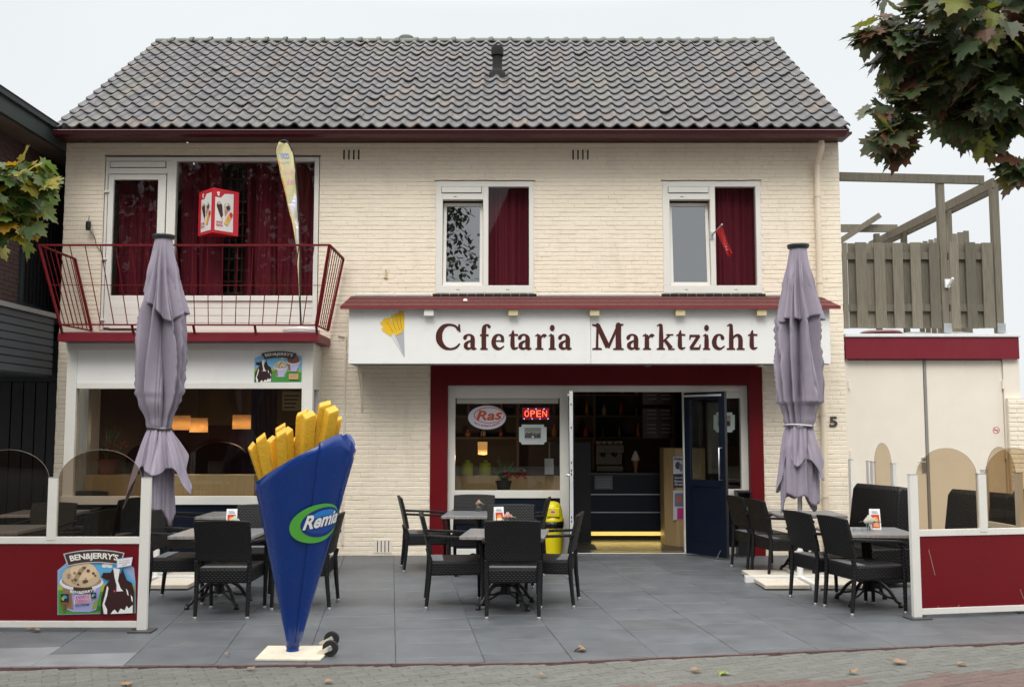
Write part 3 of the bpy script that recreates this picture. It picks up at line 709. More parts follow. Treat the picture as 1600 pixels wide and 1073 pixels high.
for k in range(3):
    t0, t1 = k/3, (k+1)/3
    f.hexa([(ex0, ry0+(ry1-ry0)*t0, ez+(wz-ez)*t0), (ex1, ry0+(ry1-ry0)*t0, ez+(wz-ez)*t0), (ex1, ry0+(ry1-ry0)*t1, ez+(wz-ez)*t1-.006), (ex0, ry0+(ry1-ry0)*t1, ez+(wz-ez)*t1-.006),
            (ex0, ry0+(ry1-ry0)*t0, ez+(wz-ez)*t0+.014), (ex1, ry0+(ry1-ry0)*t0, ez+(wz-ez)*t0+.014), (ex1, ry0+(ry1-ry0)*t1, ez+(wz-ez)*t1+.004), (ex0, ry0+(ry1-ry0)*t1, ez+(wz-ez)*t1+.004)])
cr = f.build('canopy_roof', mat('red_shingle', (.11, .022, .020), .75, var=.25, vscale=25, bump=.6, bscale=150), house)
f = MB(); f.box(ex0-.01, ex1+.01, ry0-.012, ry0+.02, ez-.028, ez+.004); f.bar((ex0, ry0, ez-.01), (ex0, ry1, wz-.015), .02, .04); f.bar((ex1, ry0, ez-.01), (ex1, ry1, wz-.015), .02, .04)
f.build('canopy_edge', mat('canopy_edge_red', (.20, .025, .03), .45, var=.1), house)
f = MB(); f.box(ex0+.05, W1[0]-.06, -.03, .0, wz-.005, wz+.02); f.box(W1[1]+.06, W2[0]-.06, -.03, .0, wz-.005, wz+.02); f.box(W2[1]+.06, ex1-.1, -.03, .0, wz-.005, wz+.02); f.build('flashing', lead, house, bevel=.004)
d = MB()
n_ = int((ex1-ex0)/.14)
for k in range(n_):
    for r_ in (0, 1, 2):
        x_ = ex0+.07+k*.14+(.07 if r_ % 2 else 0); t0 = r_/3; t1 = (r_+1)/3
        if x_ > ex1-.05: continue
        zf = lambda f_: ez+(wz-ez)*(t0+(t1-t0)*f_)+.014-.010*f_+.0012
        for f0, f1 in ((.03, .85),): d.bar((x_, ry0+(ry1-ry0)*(t0+(t1-t0)*f0), zf(f0)), (x_, ry0+(ry1-ry0)*(t0+(t1-t0)*f1), zf(f1)), .006, .0014)
d.build('shingle_joint', mat('shingle_gap', (.06, .02, .02), .9), house)
oak = mat('weathered_cream_wood', (.6, .5, .3), .6, var=.2)
for i, p in enumerate((670, 802, 929, 1063, 1190)):
    x_, z_ = W(p, 488, KY-.07); m = MB(); m.box(x_-.062, x_+.062, KY-.085, KY-.004, z_-.045, z_+.048)
    m.build('beam_end', frame_m if i == 0 else oak, house, bevel=.004)
for p in (1012, 1187):
    x_, z_ = W(p, 572, -.4); m = MB(); m.lathe([(.06, 0), (.06, -.02), (.045, -.035), (0, -.04)], (x_, -.4, cz0+.018), 16); m.build('downlight', steel, house, autosm=40)
m = MB(); x_ = WX(566, 600, -.0)
m.bar((x_, -.012, cz0-.0), (x_, -.012, cz0-.62), .02, .012); m.tube([(x_, -.02, cz0-.6), (x_, -.12, cz0-.3), (x_, -.45, cz0+.01)], .008, 6); m.build('canopy_bracket', render_cream, house)
m = MB(); x_ = WX(538, 680, -.015); m.tube([(x_, -.022, 2.95), (x_, -.022, .15)], .012, 8); m.tube([(x_, -.022, 2.95), (x_-.1, -.022, 2.97)], .012, 8); m.build('conduit_pipe', render_cream, house)

# serif lettering
SR = lambda w0: [(.5, 36.5, 1.5), (6, 39.5, 3)]
GL = {
 'C': [[(34, 30, 3), (29.5, 36.5, 3), (20, 39, 3.2), (11, 36, 6), (5.2, 28, 8), (4, 20, 8.8), (5.5, 12, 8), (12, 4, 5.5), (21, 1.2, 3), (30, 3.5, 3), (36, 9.5, 2.2)], [(35, 40, 2), (35, 33, 3.2), (36.2, 27.5, 2)]],
 'a': [[(2.4, 18, 5.2), (3.6, 21, 4.2), (8.5, 23.6, 2.4), (13, 21.5, 4), (14.5, 17, 6), (14.5, 5.5, 6), (16, 1.8, 4.5), (20.5, 2, 1.5)], [(14, 14.5, 2), (8, 12.4, 3), (4.2, 9, 5), (3.8, 4.8, 5.2), (7, 1.8, 3.8), (11, 2.5, 2.5), (14, 5.5, 2)]],
 'f': [[(15, 35.6, 4.6), (12.8, 38.4, 3), (9.5, 38, 3.5), (7, 33.5, 6), (6.5, 20, 6.4), (6.5, 2.5, 6.4)], [(1, 1, 2), (6, 1.6, 3), (12.5, 1, 2)], [(.5, 22.6, 2.6), (14, 22.6, 2.6)]],
 'e': [[(3.5, 13.6, 1.9), (18.5, 13.6, 1.9)], [(17.4, 13.6, 4.5), (16.6, 20, 4.2), (11.5, 23.4, 2.6), (6, 20.5, 4.8), (3.3, 13, 6.2), (4.6, 6, 6), (9, 2.1, 4.6), (14, 1.8, 2.8), (19.5, 5.8, 1.6)]],
 't': [[(7.4, 30.5, 1.2), (6.6, 24, 4.6), (6.3, 10, 6), (7, 4.2, 5.6), (10, 1.9, 3.6), (15, 3.6, 1.4)], [(.6, 21.8, 1.6), (5, 23.4, 2.6), (15, 23, 2.4)]],
 'r': [[(6.5, 23.5, 4), (7, 16, 6), (7, 2.5, 6.2)], [(1, 1, 2), (7, 1.6, 3), (13.5, 1, 2)], [(.8, 21.4, 1.4), (6, 24, 3)], [(8, 15, 2), (11, 20.5, 2.6), (14.5, 22.6, 4.2), (17, 20.4, 5.2)]],
 'i': [[(5.5, 23.5, 4), (5.7, 16, 6), (5.7, 2.5, 6.2)], [(0, 1, 2), (5.5, 1.6, 3), (11.3, 1, 2)], [(.3, 21.4, 1.4), (5, 24, 3)], [(5.6, 32.2, 6.6), (5.6, 35.6, 6.6)]],
 'M': [[(9, 38, 3.6), (8.2, 18, 3.2), (8, 2, 3.6)], [(0.5, 1, 2), (8, 1.6, 3), (15.5, 1, 2)], [(0, 39.2, 1.6), (5, 38, 3), (10, 38.5, 3)], [(8.8, 38.5, 6.4), (25.2, 4, 7)], [(25.5, 3, 3.6), (41, 38, 3.2)], [(41.6, 38.5, 8), (41.6, 20, 7.6), (42, 2, 8.4)], [(33.5, 1, 2), (42, 1.6, 3), (50, 1, 2)], [(39, 39, 3), (45, 38.8, 3), (49.5, 39.4, 1.8)]],
 'k': [[(6.8, 38.5, 4.4), (7, 20, 6), (7, 2.5, 6.2)], [(0, 1, 2), (7, 1.6, 3), (13, 1, 2)], [(.3, 37, 1.4), (6, 39.6, 3)], [(8.5, 11.5, 2.2), (20.5, 22.8, 2.4)], [(15, 23.4, 1.8), (26, 23.4, 1.8)], [(12.5, 15.5, 4), (22.5, 2.5, 6)], [(18, 1, 2), (28, 1, 1.8)]],
 'z': [[(1.4, 21.6, 3.4), (16.5, 21.6, 3.2)], [(2.4, 22.5, 2.4), (1.4, 15.6, 1.4)], [(15.2, 21, 4.6), (3, 2.5, 4.6)], [(1.8, 1.8, 3.4), (17, 1.8, 3.4)], [(16.4, 2, 2.4), (18, 8, 1.4)]],
 'c': [[(16.4, 17.6, 5.4), (15, 21.5, 3.8), (11, 23.4, 2.6), (6, 20.5, 4.8), (3.3, 13, 6.4), (4.6, 6, 6), (9, 2.1, 4.6), (14, 1.8, 2.8), (19.6, 6, 1.6)]],
 'h': [[(6.8, 38.5, 4.4), (7, 20, 6), (7, 2.5, 6.2)], [(0, 1, 2), (7, 1.6, 3), (13, 1, 2)], [(.3, 37, 1.4), (6, 39.6, 3)], [(9, 16.5, 2), (13, 21.6, 2.8), (18, 22.4, 4.4), (21.3, 17, 6), (21.3, 2.5, 6.2)], [(15.5, 1, 2), (21, 1.6, 3), (28, 1, 2)]],
}
GW = {'C': 37, 'a': 20.5, 'f': 17, 'e': 20.5, 't': 15, 'r': 19, 'i': 11, 'M': 50, 'k': 27.5, 'z': 18, 'c': 19.7, 'h': 28}
letter_m = mat('maroon_lettering', (.065, .010, .008), .4, var=.05)
word = [('C', 682, 37.5), ('a', 724, 20.5), ('f', 749.5, 17), ('e', 768, 20.5), ('t', 794.5, 15), ('a', 809.5, 21), ('r', 835.6, 19), ('i', 857.3, 11), ('a', 872.3, 21),
        ('M', 925, 49.5), ('a', 979, 20.8), ('r', 1003.7, 19), ('k', 1026, 27.5), ('t', 1056, 14.8), ('z', 1076.3, 18), ('i', 1098.4, 10.8), ('c', 1112.6, 19.7), ('h', 1135.5, 28), ('t', 1168, 15.3)]
for ch, lx, lw in word:
    m = MB(); sc_ = lw/GW[ch]; lift = 0
    for st in GL[ch]:
        pts = crom(st, 5) if len(st) > 2 else st; n = len(pts); lift += .00035
        A, B_ = [], []
        for i, (x_, y_, w_) in enumerate(pts):
            a, b = pts[max(i-1, 0)], pts[min(i+1, n-1)]; dx_, dy_ = b[0]-a[0], b[1]-a[1]; l_ = math.hypot(dx_, dy_) or 1
            nx_, ny_ = -dy_/l_, dx_/l_; w_ = w_*1.10+.25; A.append((x_+nx_*w_/2, y_+ny_*w_/2)); B_.append((x_-nx_*w_/2, y_-ny_*w_/2))
        caps = []
        def T(p, yy): 
            X_, Z_ = W(lx+p[0]*sc_, 546.3-p[1], KY); return (X_, KY-yy, Z_)
        if st[0][2] > 4:      # round end
            c0 = pts[0]; cc_ = ell(c0[0], c0[1], c0[2]/2, c0[2]/2, 14); m.prism(cc_, 0, 1, lambda u, v, w_, l=lift: T((u, v), .0005 if w_ == 0 else .004+l+.0001))
        if ch == 'i' and st[0][1] > 30:
            c0 = pts[-1]; cc_ = ell(c0[0], c0[1], c0[2]/2, c0[2]/2, 14); m.prism(cc_, 0, 1, lambda u, v, w_, l=lift: T((u, v), .0005 if w_ == 0 else .004+l+.0002))
        vs = []
        for i in range(n): vs += [T(A[i], .004+lift), T(B_[i], .004+lift), T(A[i], .0005), T(B_[i], .0005)]
        fs = []
        for i in range(n-1):
            o_ = 4*i; fs += [(o_, o_+1, o_+5, o_+4), (o_, o_+4, o_+6, o_+2), (o_+1, o_+3, o_+7, o_+5)]
        fs += [(0, 2, 3, 1), (4*n-4, 4*n-3, 4*n-1, 4*n-2)]
        m.add(vs, fs)
    m.build('letter', letter_m, board)
# fries emblem
d = Decal(wallmap(KY)); ylw = (.85, .52, .02)
d.poly([(631, 508), (632.5, 558), (617, 524), (624, 510)], (.42, .43, .46)); d.poly([(609, 522), (610.5, 522), (632, 557.5), (631.4, 558)], (.45, .45, .46)); d.poly([(613, 521), (614, 521), (632, 556), (631.6, 557)], (.45, .45, .46))
for a, b, r_ in (((612, 521), (596, 504), 4), ((614, 520), (601, 499), 4.5), ((618, 519), (606, 498), 4.5), ((622, 518), (613, 494), 4), ((625, 517), (619, 491), 4), ((628, 515), (625, 488), 4.5), ((629, 512), (629.5, 488), 3.5), ((610, 522), (598, 514), 3), ((612, 524), (600, 516), 3), ((616, 521), (627, 515), 6)):
    a = Vector(a); b = Vector(b); t = (b-a).normalized(); n_ = Vector((-t.y, t.x))*r_*.72
    d.poly([tuple(a+n_), tuple(b+n_), tuple(b+n_*.4+t*1.5), tuple(b-n_*.4+t*1.5), tuple(b-n_), tuple(a-n_)], ylw)
for a, b in (((614, 519), (604, 503)), ((619, 517), (612, 500)), ((624, 516), (619, 498)), ((627, 514), (625, 496))): d.poly([a, b, (b[0]+.9, b[1]), (a[0]+.9, a[1])], (.4, .25, .03))
d.build('emblem', board, 'yellow fries in a grey cone painted on the sign board')
# house number
nm = MB(); x0_, z0_ = W(1296, 667, -.02); x1_, z1_ = W(1308.5, 650.5, -.02)
for yy, mi in ((-.018, 0),): text(nm, '5', lambda u, v, yy=yy: (x0_+(x1_-x0_)*u, yy, z0_+(z1_-z0_)*v), mi, bold=.035)
nm.build('house_number', mat('number_grey', (.06, .05, .045), .5), house)
# small things on the wall
m = MB(); p = P(603, 432, -.012); m.box(p.x-.012, p.x+.012, -.03, -.008, p.z-.02, p.z+.1); m.box(p.x-.03, p.x+.03, -.014, -.006, p.z-.03, p.z-.01); m.box(p.x-.006, p.x+.008, -.032, -.03, p.z+.07, p.z+.1, 0); m.build('cable_bracket', oak, house)
m = MB(); p = P(138, 352, -.1); m.lathe([(.0, -.075), (.03, -.07), (.036, -.02), (.032, .05), (.0, .06)], p, 14, 'z'); m.tube([(p.x, -.09, p.z+.05), (p.x-.01, -.06, p.z+.14)], .006, 6)
m.tube(crom([(p.x+.01, -.08, p.z-.06), (p.x+.06, -.03, p.z-.15), (p.x+.09, -.02, p.z-.27), (p.x+.16, -.02, p.z-.36), (p.x+.2, -.02, p.z-.5)], 5), .005, 6)
tag(m.build('outdoor_lamp', black_m, None, autosm=40), 'small black lamp on a dangling cable on the wall left of the balcony door', 'lamp')

# ---------------------------------------------------------------- garage to the right
GY = .06
gar = thing('garage', 'flat-roofed cream garage with crimson fascia right of the cafe', 'garage', (5.8, 0, 0))
gx0, gx1 = 4.56, WX(1592, 560, GY); gzt = WZ(561, GY); gzf = WZ(527, GY)
def ax(p): return WX(p, 660, GY)
m = MB(); m.box(gx0, gx1, GY+.1, 6.5, 0, gzt+.3); m.box(gx0, ax(1327), GY+.002, GY+.1, 0, gzt); m.box(ax(1571), gx1, GY+.002, GY+.1, 0, gzt); m.build('wall', render_cream, gar)
one('fascia', red_b, gar, (gx0, gx1-.02, GY-.06, GY+.099, gzt, gzf), bevel=.004)
one('roof_edge', mat('white_aluminium', (.72, .74, .74), .4, var=.08), gar, (gx0+.0, gx1, GY-.08, GY+.3, gzf+.001, gzf+.045), bevel=.004)
one('roof_deck', mat('bitumen', (.06, .06, .06), .9, var=.2), gar, (gx0, gx1-.2, GY+.3, 6.5, gzt+.3, gzf+.05))
def gdoor(a, b, mx):
    m = MB(); m.box(ax(a)+.004, ax(b)-.004, GY+.03, GY+.08, .03, gzt-.01); o = m.build('garage_door', render_cream, gar, bevel=.006); return o
g1 = gdoor(1327, 1447, 0); g2 = gdoor(1451, 1571, 0)
for gd, pxh in ((g1, 1328), (g2, 1570)):
    for zz in (.45, 1.35, 2.3): one('hinge', render_cream, gd, (ax(pxh)-.012, ax(pxh)+.012, GY-.012, GY+.0295, zz-.06, zz+.06), bevel=.003)
one('door_gap_strip', mat('grey_strip', (.28, .27, .25), .5, metal=.3), gar, (ax(1447)-.0, ax(1451), GY+.02, GY+.075, .03, gzt-.01))
m = MB(); p = P(1444, 725, GY+.02); m.box(p.x-.03, p.x+.03, GY+.015, GY+.029, p.z-.11, p.z+.09); m.tube([(p.x, GY+.02, p.z+.03), (p.x, GY-.03, p.z+.03), (p.x-.1, GY-.03, p.z+.03)], .01, 8); m.build('handle', steel, g1, autosm=50)
d = Decal(wallmap(GY+.0295)); 
def ring(d, x, y, r0, r1, col, n=24): 
    for k in range(n): 
        a, b = 2*math.pi*k/n, 2*math.pi*(k+1)/n
        d.l -= .0003 if k else 0
        d.poly([(x+r0*math.cos(a), y+r0*math.sin(a)), (x+r1*math.cos(a), y+r1*math.sin(a)), (x+r1*math.cos(b), y+r1*math.sin(b)), (x+r0*math.cos(b), y+r0*math.sin(b))], col)
d.poly(ell(1556.5, 672, 5.5, 5.5), (.8, .78, .74)); d.rect(1553, 671.3, 1560, 672.8, (.08, .05, .05)); ring(d, 1556.5, 672, 4.3, 5.4, (.55, .04, .06)); d.poly([(1552.6, 668.6), (1553.5, 667.8), (1560.4, 675.4), (1559.6, 676.2)], (.55, .04, .06))
d.build('no_smoking_sticker', g2)
# brick wall on the far right
bwl = thing('brick_wall', 'cream painted brick garden wall at the right edge beside the garage', 'wall', (7.6, 0, 0))
m = MB(); wx0, wx1, wzt = WX(1579, 700, -.02), 9.5, WZ(622, -.02); row = 0; z = 0
m.box(wx0, wx1, -.0, .055, 0, wzt, 1)
while z < wzt-.03:
    x = wx0+(row % 2)*-.11
    while x < wx1:
        p, q = max(x, wx0), min(x+BL, wx1); x += BL
        if q-p < .03: continue
        d_ = .008+rnd.uniform(-.002, .003); c = .005; g = .005
        x0, x1, z0, z1 = p+g, q-g, z+g, z+BH-g
        m.add([(x0, 0, z0), (x1, 0, z0), (x1, 0, z1), (x0, 0, z1), (x0+c, -d_, z0+c), (x1-c, -d_, z0+c), (x1-c, -d_, z1-c), (x0+c, -d_, z1-c)], [(4, 5, 6, 7), (0, 1, 5, 4), (1, 2, 6, 5), (2, 3, 7, 6), (3, 0, 4, 7)], 0)
    z += BH; row += 1
m.build('wall', [cream, mortar], bwl)
# ---------------------------------------------------------------- ground
def clip(poly, ax_, bx_, c):          # keep a*x+b*y>=c
    o = []; n = len(poly)
    for i in range(n):
        p, q = poly[i], poly[(i+1) % n]; dp, dq = ax_*p[0]+bx_*p[1]-c, ax_*q[0]+bx_*q[1]-c
        if dp >= 0: o.append(p)
        if (dp >= 0) != (dq >= 0): t = dp/(dp-dq); o.append((p[0]+(q[0]-p[0])*t, p[1]+(q[1]-p[1])*t))
    return o
E0, E1, E2 = G(0, 1042), G(860, 1034), G(1600, 1002)
def edge_y(x):
    a = E0.y+(x-E0.x)*(E1.y-E0.y)/(E1.x-E0.x); b = E1.y+(x-E1.x)*(E2.y-E1.y)/(E2.x-E1.x); return max(a, b)
def above(poly, off=0):
    for P0, P1 in ((E0, E1), (E1, E2)):
        s_ = (P1.y-P0.y)/(P1.x-P0.x); poly = clip(poly, -s_, 1, P0.y-s_*P0.x+off)
        if len(poly) < 3: return []
    return poly
slab_m = mat('dark_grey_slab', (.1, .105, .115), .5, var=.24, vscale=3.2, bump=.25, bscale=220, attr=True, dirt=.3)
m = MB(); ang = R(7.0); ca, sa = math.cos(ang), math.sin(ang); SL, SWd = .98, .495
for i in range(-26, 26):
    for j in range(-22, 6):
        SLw, SLd = .655, .50; ox = (0, .27, .11, .38)[i % 4]+.02*((i*7) % 5)
        u0, u1, v0, v1 = i*SLw, (i+1)*SLw, j*SLd+ox, (j+1)*SLd+ox
        g = .0015; h_ = .0035; q = [(u0+g, v0+h_), (u1-g, v0+h_), (u1-g, v1-h_), (u0+g, v1-h_)]
        q = [(a*ca-b*sa-.9, a*sa+b*ca-.25) for a, b in q]
        q = above(q, .022); q = clip(q, 0, -1, -.35) if q else q
        if len(q) < 3: continue
        cxm, cym = sum(p[0] for p in q)/len(q), sum(p[1] for p in q)/len(q)
        b = rnd.uniform(.9, 1.08); m.cc = (.101*b, .110*b, .121*b*rnd.uniform(.98, 1.02))
        if (abs(cxm+3.55) < .7 and cym < -5.55): m.cc = (.18, .188, .20)
        if (abs(cxm-3.0) < .6 and abs(cym+2.75) < .3): m.cc = (.12, .125, .132)
        h = rnd.uniform(-.0016, .0016); n = len(q); k = .0035
        inn = [(p[0]+(cxm-p[0])*k/.4, p[1]+(cym-p[1])*k/.3) for p in q]
        tl = rnd.uniform(-.0015, .0015)
        m.add([(p[0], p[1], -.02) for p in q]+[(p[0], p[1], h-.0025+tl*(p[0]-cxm)) for p in q]+[(p[0], p[1], h+tl*(p[0]-cxm)) for p in inn], [tuple(range(2*n, 3*n))]+[(i_, (i_+1) % n, n+(i_+1) % n, n+i_) for i_ in range(n)]+[(n+i_, n+(i_+1) % n, 2*n+(i_+1) % n, 2*n+i_) for i_ in range(n)])
struct(m.build('patio', slab_m))
m = MB(); m.cc = None
q = above([(-16, -12), (16, -12), (16, .35), (-16, .35)], .012); m.add([(p[0], p[1], -.012) for p in q], [tuple(range(len(q)))])
struct(m.build('patio_bed', mat('joint_sand', (.05, .05, .048), .95, var=.3, vscale=40)))
# thin reddish kerb line
m = MB(); xs_ = [-16+.21*k for k in range(153)]
for a, b in zip(xs_, xs_[1:]):
    ya, yb = edge_y(a), edge_y(b); z_ = .002+rnd.uniform(-.0015, .0015)
    m.hexa([(a+.002, ya-.014, -.03), (b-.002, yb-.014, -.03), (b-.002, yb+.006, -.03), (a+.002, ya+.006, -.03), (a+.002, ya-.014, z_), (b-.002, yb-.014, z_), (b-.002, yb+.006, z_), (a+.002, ya+.006, z_)])
struct(m.build('kerb', mat('brick_kerb', (.13, .08, .075), .8, var=.3, vscale=20, bump=.3), bevel=.002))
# pavers of the street in front
pav = mat('street_paver', (.2, .2, .18), .85, var=.42, vscale=110, bump=.9, bscale=320, attr=True)
m = MB(); PL, PW = .21, .069
redp = [[tuple(G(*p)[:2]) for p in ((840, 1074), (1364, 1057.5), (1310, 1074))], [tuple(G(*p)[:2]) for p in ((1395, 1074), (1452, 1051), (1600, 1044), (1760, 1036), (1800, 1074))]]
def inpoly(x, y, poly):
    c = False; n = len(poly)
    for i in range(n):
        (x0, y0), (x1, y1) = poly[i], poly[i-1]
        if (y0 > y) != (y1 > y) and x < (x1-x0)*(y-y0)/(y1-y0)+x0: c = not c
    return c
def below(q):
    # region in front of the kerb; union of half planes, done per brick centre
    cx_, cy_ = sum(p[0] for p in q)/4, sum(p[1] for p in q)/4
    return cy_ < edge_y(cx_)-.05
for j in range(-30, 60):
    for i in range(-24, 26):
        ang = R(0); u0 = i*PL+(j % 2)*PL/2; v0 = -9.0+j*PW
        q = [(u0+.001, v0+.001), (u0+PL-.001, v0+.001), (u0+PL-.001, v0+PW-.001), (u0+.001, v0+PW-.001)]
        a = R(24); cx_, cy_ = 0, -7
        q = [(cx_+(x-cx_)*math.cos(a)-(y-cy_)*math.sin(a), cy_+(x-cx_)*math.sin(a)+(y-cy_)*math.cos(a)) for x, y in q]
        mx_, my_ = sum(p[0] for p in q)/4, sum(p[1] for p in q)/4
        if my_ > edge_y(mx_)-.025 or my_ < -8.6 or abs(mx_) > 5.2: continue
        b = rnd.uniform(.9, 1.1)
        m.cc = (.165*b, .168*b, .15*b)
        if any(inpoly(mx_, my_, p_) for p_ in redp): m.cc = (.165*b, .115*b, .102*b)
        q = [(x, min(y, edge_y(x)-.03)) for x, y in q]
        h = -.006+rnd.uniform(-.0015, .0015); k = .05
        inn = [(p[0]+(mx_-p[0])*.05, p[1]+(my_-p[1])*.12) for p in q]
        m.add([(p[0], p[1], h-.01) for p in q]+[(p[0], p[1], h-.003) for p in q]+[(p[0], p[1], h) for p in inn], [(8, 9, 10, 11)]+[(i_, (i_+1) % 4, 4+(i_+1) % 4, 4+i_) for i_ in range(4)]+[(4+i_, 4+(i_+1) % 4, 8+(i_+1) % 4, 8+i_) for i_ in range(4)])
struct(m.build('street_pavers', pav))
gm = mat('ground_paving', (.17, .17, .155), .85, var=.3, vscale=60, bump=.6, bscale=200)
t_ = gm.node_tree
m = MB(); m.add([(-400, -400, -.022), (400, -400, -.022), (400, 400, -.022), (-400, 400, -.022)], [(0, 1, 2, 3)]); struct(m.build('ground', gm))

# ---------------------------------------------------------------- neighbour on the left
nb = thing('neighbour_house', 'dark brick neighbouring house with deep eaves at the left edge', 'building', (-8, 2, 0))
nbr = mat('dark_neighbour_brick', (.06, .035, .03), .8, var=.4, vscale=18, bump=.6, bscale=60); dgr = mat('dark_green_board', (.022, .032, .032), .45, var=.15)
NX = -6.62
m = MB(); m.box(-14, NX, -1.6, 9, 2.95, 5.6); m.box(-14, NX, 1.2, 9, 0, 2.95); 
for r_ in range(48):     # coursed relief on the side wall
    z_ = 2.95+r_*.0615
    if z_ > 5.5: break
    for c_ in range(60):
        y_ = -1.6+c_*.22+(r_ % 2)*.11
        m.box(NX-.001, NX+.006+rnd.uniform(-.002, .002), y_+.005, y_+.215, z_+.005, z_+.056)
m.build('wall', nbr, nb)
m = MB(); m.box(-14, -6.25, -2.6, 9, 5.55, 5.62, 0); m.build('soffit', mat('brown_soffit', (.11, .085, .06), .75, var=.25, vscale=3), nb)
m = MB(); m.box(-6.25, -6.2, -2.6, 9, 5.53, 5.80); m.box(-6.2, -6.16, -2.6, 9, 5.74, 5.82); m.build('fascia', dgr, nb, bevel=.004)
m = MB(); m.add([(-6.16, -2.6, 5.8), (-6.16, 9, 5.8), (-9.5, 9, 7.9), (-9.5, -2.6, 7.9)], [(0, 1, 2, 3)]); m.build('roof', mat('dark_roof_sheet', (.03, .03, .032), .7), nb, solid=.05)
m = MB(); m.box(NX+.005, NX+.05, -.35, .95, 3.3, 4.75); wn = m.build('window', dgr, nb, bevel=.004)
m = MB(); m.box(NX+.052, NX+.056, -.28, .28, 3.4, 4.68); m.box(NX+.052, NX+.056, .32, .9, 3.4, 4.68); m.build('pane', mat('black_glass', (.01, .012, .014), .08), wn)
m = MB()
for k in range(12): m.box(NX+.09, NX+.1, -.3+k*.105, -.29+k*.105, 3.36, 4.7)
m.build('bars', black_m, wn)
m = MB(); m.box(NX+.03, NX+.12, -.5, 1.1, 3.18, 3.28); m.build('sill', mat('grey_sill', (.12, .125, .13), .6), wn)
m = MB()
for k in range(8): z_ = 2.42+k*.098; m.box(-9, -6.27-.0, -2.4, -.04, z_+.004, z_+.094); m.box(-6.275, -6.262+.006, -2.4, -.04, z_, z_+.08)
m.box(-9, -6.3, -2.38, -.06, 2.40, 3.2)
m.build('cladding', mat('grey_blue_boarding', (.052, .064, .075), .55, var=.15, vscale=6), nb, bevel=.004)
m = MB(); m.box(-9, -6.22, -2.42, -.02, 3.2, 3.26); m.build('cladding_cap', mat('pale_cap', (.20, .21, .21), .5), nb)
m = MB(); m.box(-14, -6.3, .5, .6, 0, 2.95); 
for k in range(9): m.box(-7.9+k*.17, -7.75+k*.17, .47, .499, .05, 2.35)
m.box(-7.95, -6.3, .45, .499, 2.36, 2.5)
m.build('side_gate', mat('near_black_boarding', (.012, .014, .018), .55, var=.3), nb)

# ---------------------------------------------------------------- wooden roof terrace fence and pergola
oldwood = mat('weathered_grey_wood', (.165, .148, .112), .85, var=.35, vscale=5, bump=.3, bscale=30, stretch=(9, 9, .6), objrand=.32)
ft = thing('roof_terrace_fence', 'weathered grey board fence with pergola posts on the garage roof', 'fence', (5.8, .3, gzf))
F0 = .2
def fx(p): return WX(p, 450, F0)
def fz(p): return WZ(p, F0)
def board(l, r, y0_, y1_, Y, j=0):
    m = MB(); xa, xb = WX(l, 450, Y), WX(r, 450, Y); m.box(xa, xb, Y-.011, Y+.011, WZ(y1_, Y)+rnd.uniform(-.004, .004), WZ(y0_, Y)+rnd.uniform(-.006, .006)); return m.build('board', oldwood, ft, bevel=.003)
fr = [(1317, 1325), (1338, 1355), (1367, 1384), (1396, 1412), (1424, 1440), (1453, 1469), (1485, 1499), (1510, 1526), (1536, 1553)]
for l, r in fr: board(l, r, 379, 513, F0)
for l, r in [(1326, 1340), (1354, 1368), (1383, 1397), (1412, 1425), (1440, 1453), (1498, 1511), (1526, 1538)]: board(l, r, 380, 513, F0+.065)
m = MB()
for yy in (399, 480):
    m.box(fx(1316), fx(1471), F0+.0125, F0+.052, fz(yy+6), fz(yy-5)); m.box(fx(1484), fx(1553), F0+.0125, F0+.052, fz(yy+6), fz(yy-5))
m.build('rail', oldwood, ft, bevel=.003)
def post(x, Y, zb_, zt_, w_=.095): m = MB(); m.box(x-w_/2, x+w_/2, Y-w_/2, Y+w_/2, zb_, zt_); return m.build('post', oldwood, ft, bevel=.005)
pz = gzf+.05
post(fx(1477), F0+.06, pz, fz(284)); post(fx(1562), F0+.06, pz, fz(283), .1)
XB = WX(1560, 285, F0)
def at_beam(px): Dn = XB*F*1.0/(px-800); return CY+Dn
for px in (1491, 1420): post(XB-.0, at_beam(px)+.0, pz, fz(283)-.05, .09)
post(WX(1372, 450, 4.0), 4.0, pz, fz(283), .09)
m = MB(); m.bar((fx(1312), F0+.02, fz(275.5)), (fx(1545), F0+.02, fz(281)), .045, .125); m.build('beam', oldwood, ft, bevel=.004)
m = MB(); zb_ = fz(289); m.bar((XB+.07, F0-.32, zb_+.02), (XB+.07, 5.0, zb_+.02), .04, .14); m.bar((XB-.07, F0-.0, zb_+.03), (XB-.07, 5.0, zb_+.03), .04, .14); m.build('beam', oldwood, ft, bevel=.004)
m = MB(); yb = 4.1; m.bar((4.0, yb, WZ(356, yb)), (WX(1402, 356, yb), yb, WZ(357, yb)), .045, .14); m.bar(P(1300, 385, yb-.1), P(1375, 336, yb-.1), .045, .1); m.build('beam', oldwood, ft, bevel=.004)
for k in range(9):
    m = MB(); px = 1436+k*9.2; Yk = 4.6-(k*.27); xk = WX(px, 370, Yk); zk = WZ(379-k*2.3, Yk); m.bar((xk, Yk, pz), (xk, Yk, zk+.0), .09, .02, up=(0, 1, 0)); m.build('board', oldwood, ft, bevel=.003)
for px in (1479, 1562.5):
    m = MB(); x_ = fx(px); m.box(x_-.056, x_+.056, F0+.0-.003, F0+.005, fz(519), fz(505)); m.box(x_-.056, x_+.056, F0-.04, F0-.0035, fz(520.5), fz(519)); m.build('post_shoe', galv, ft, bevel=.002)
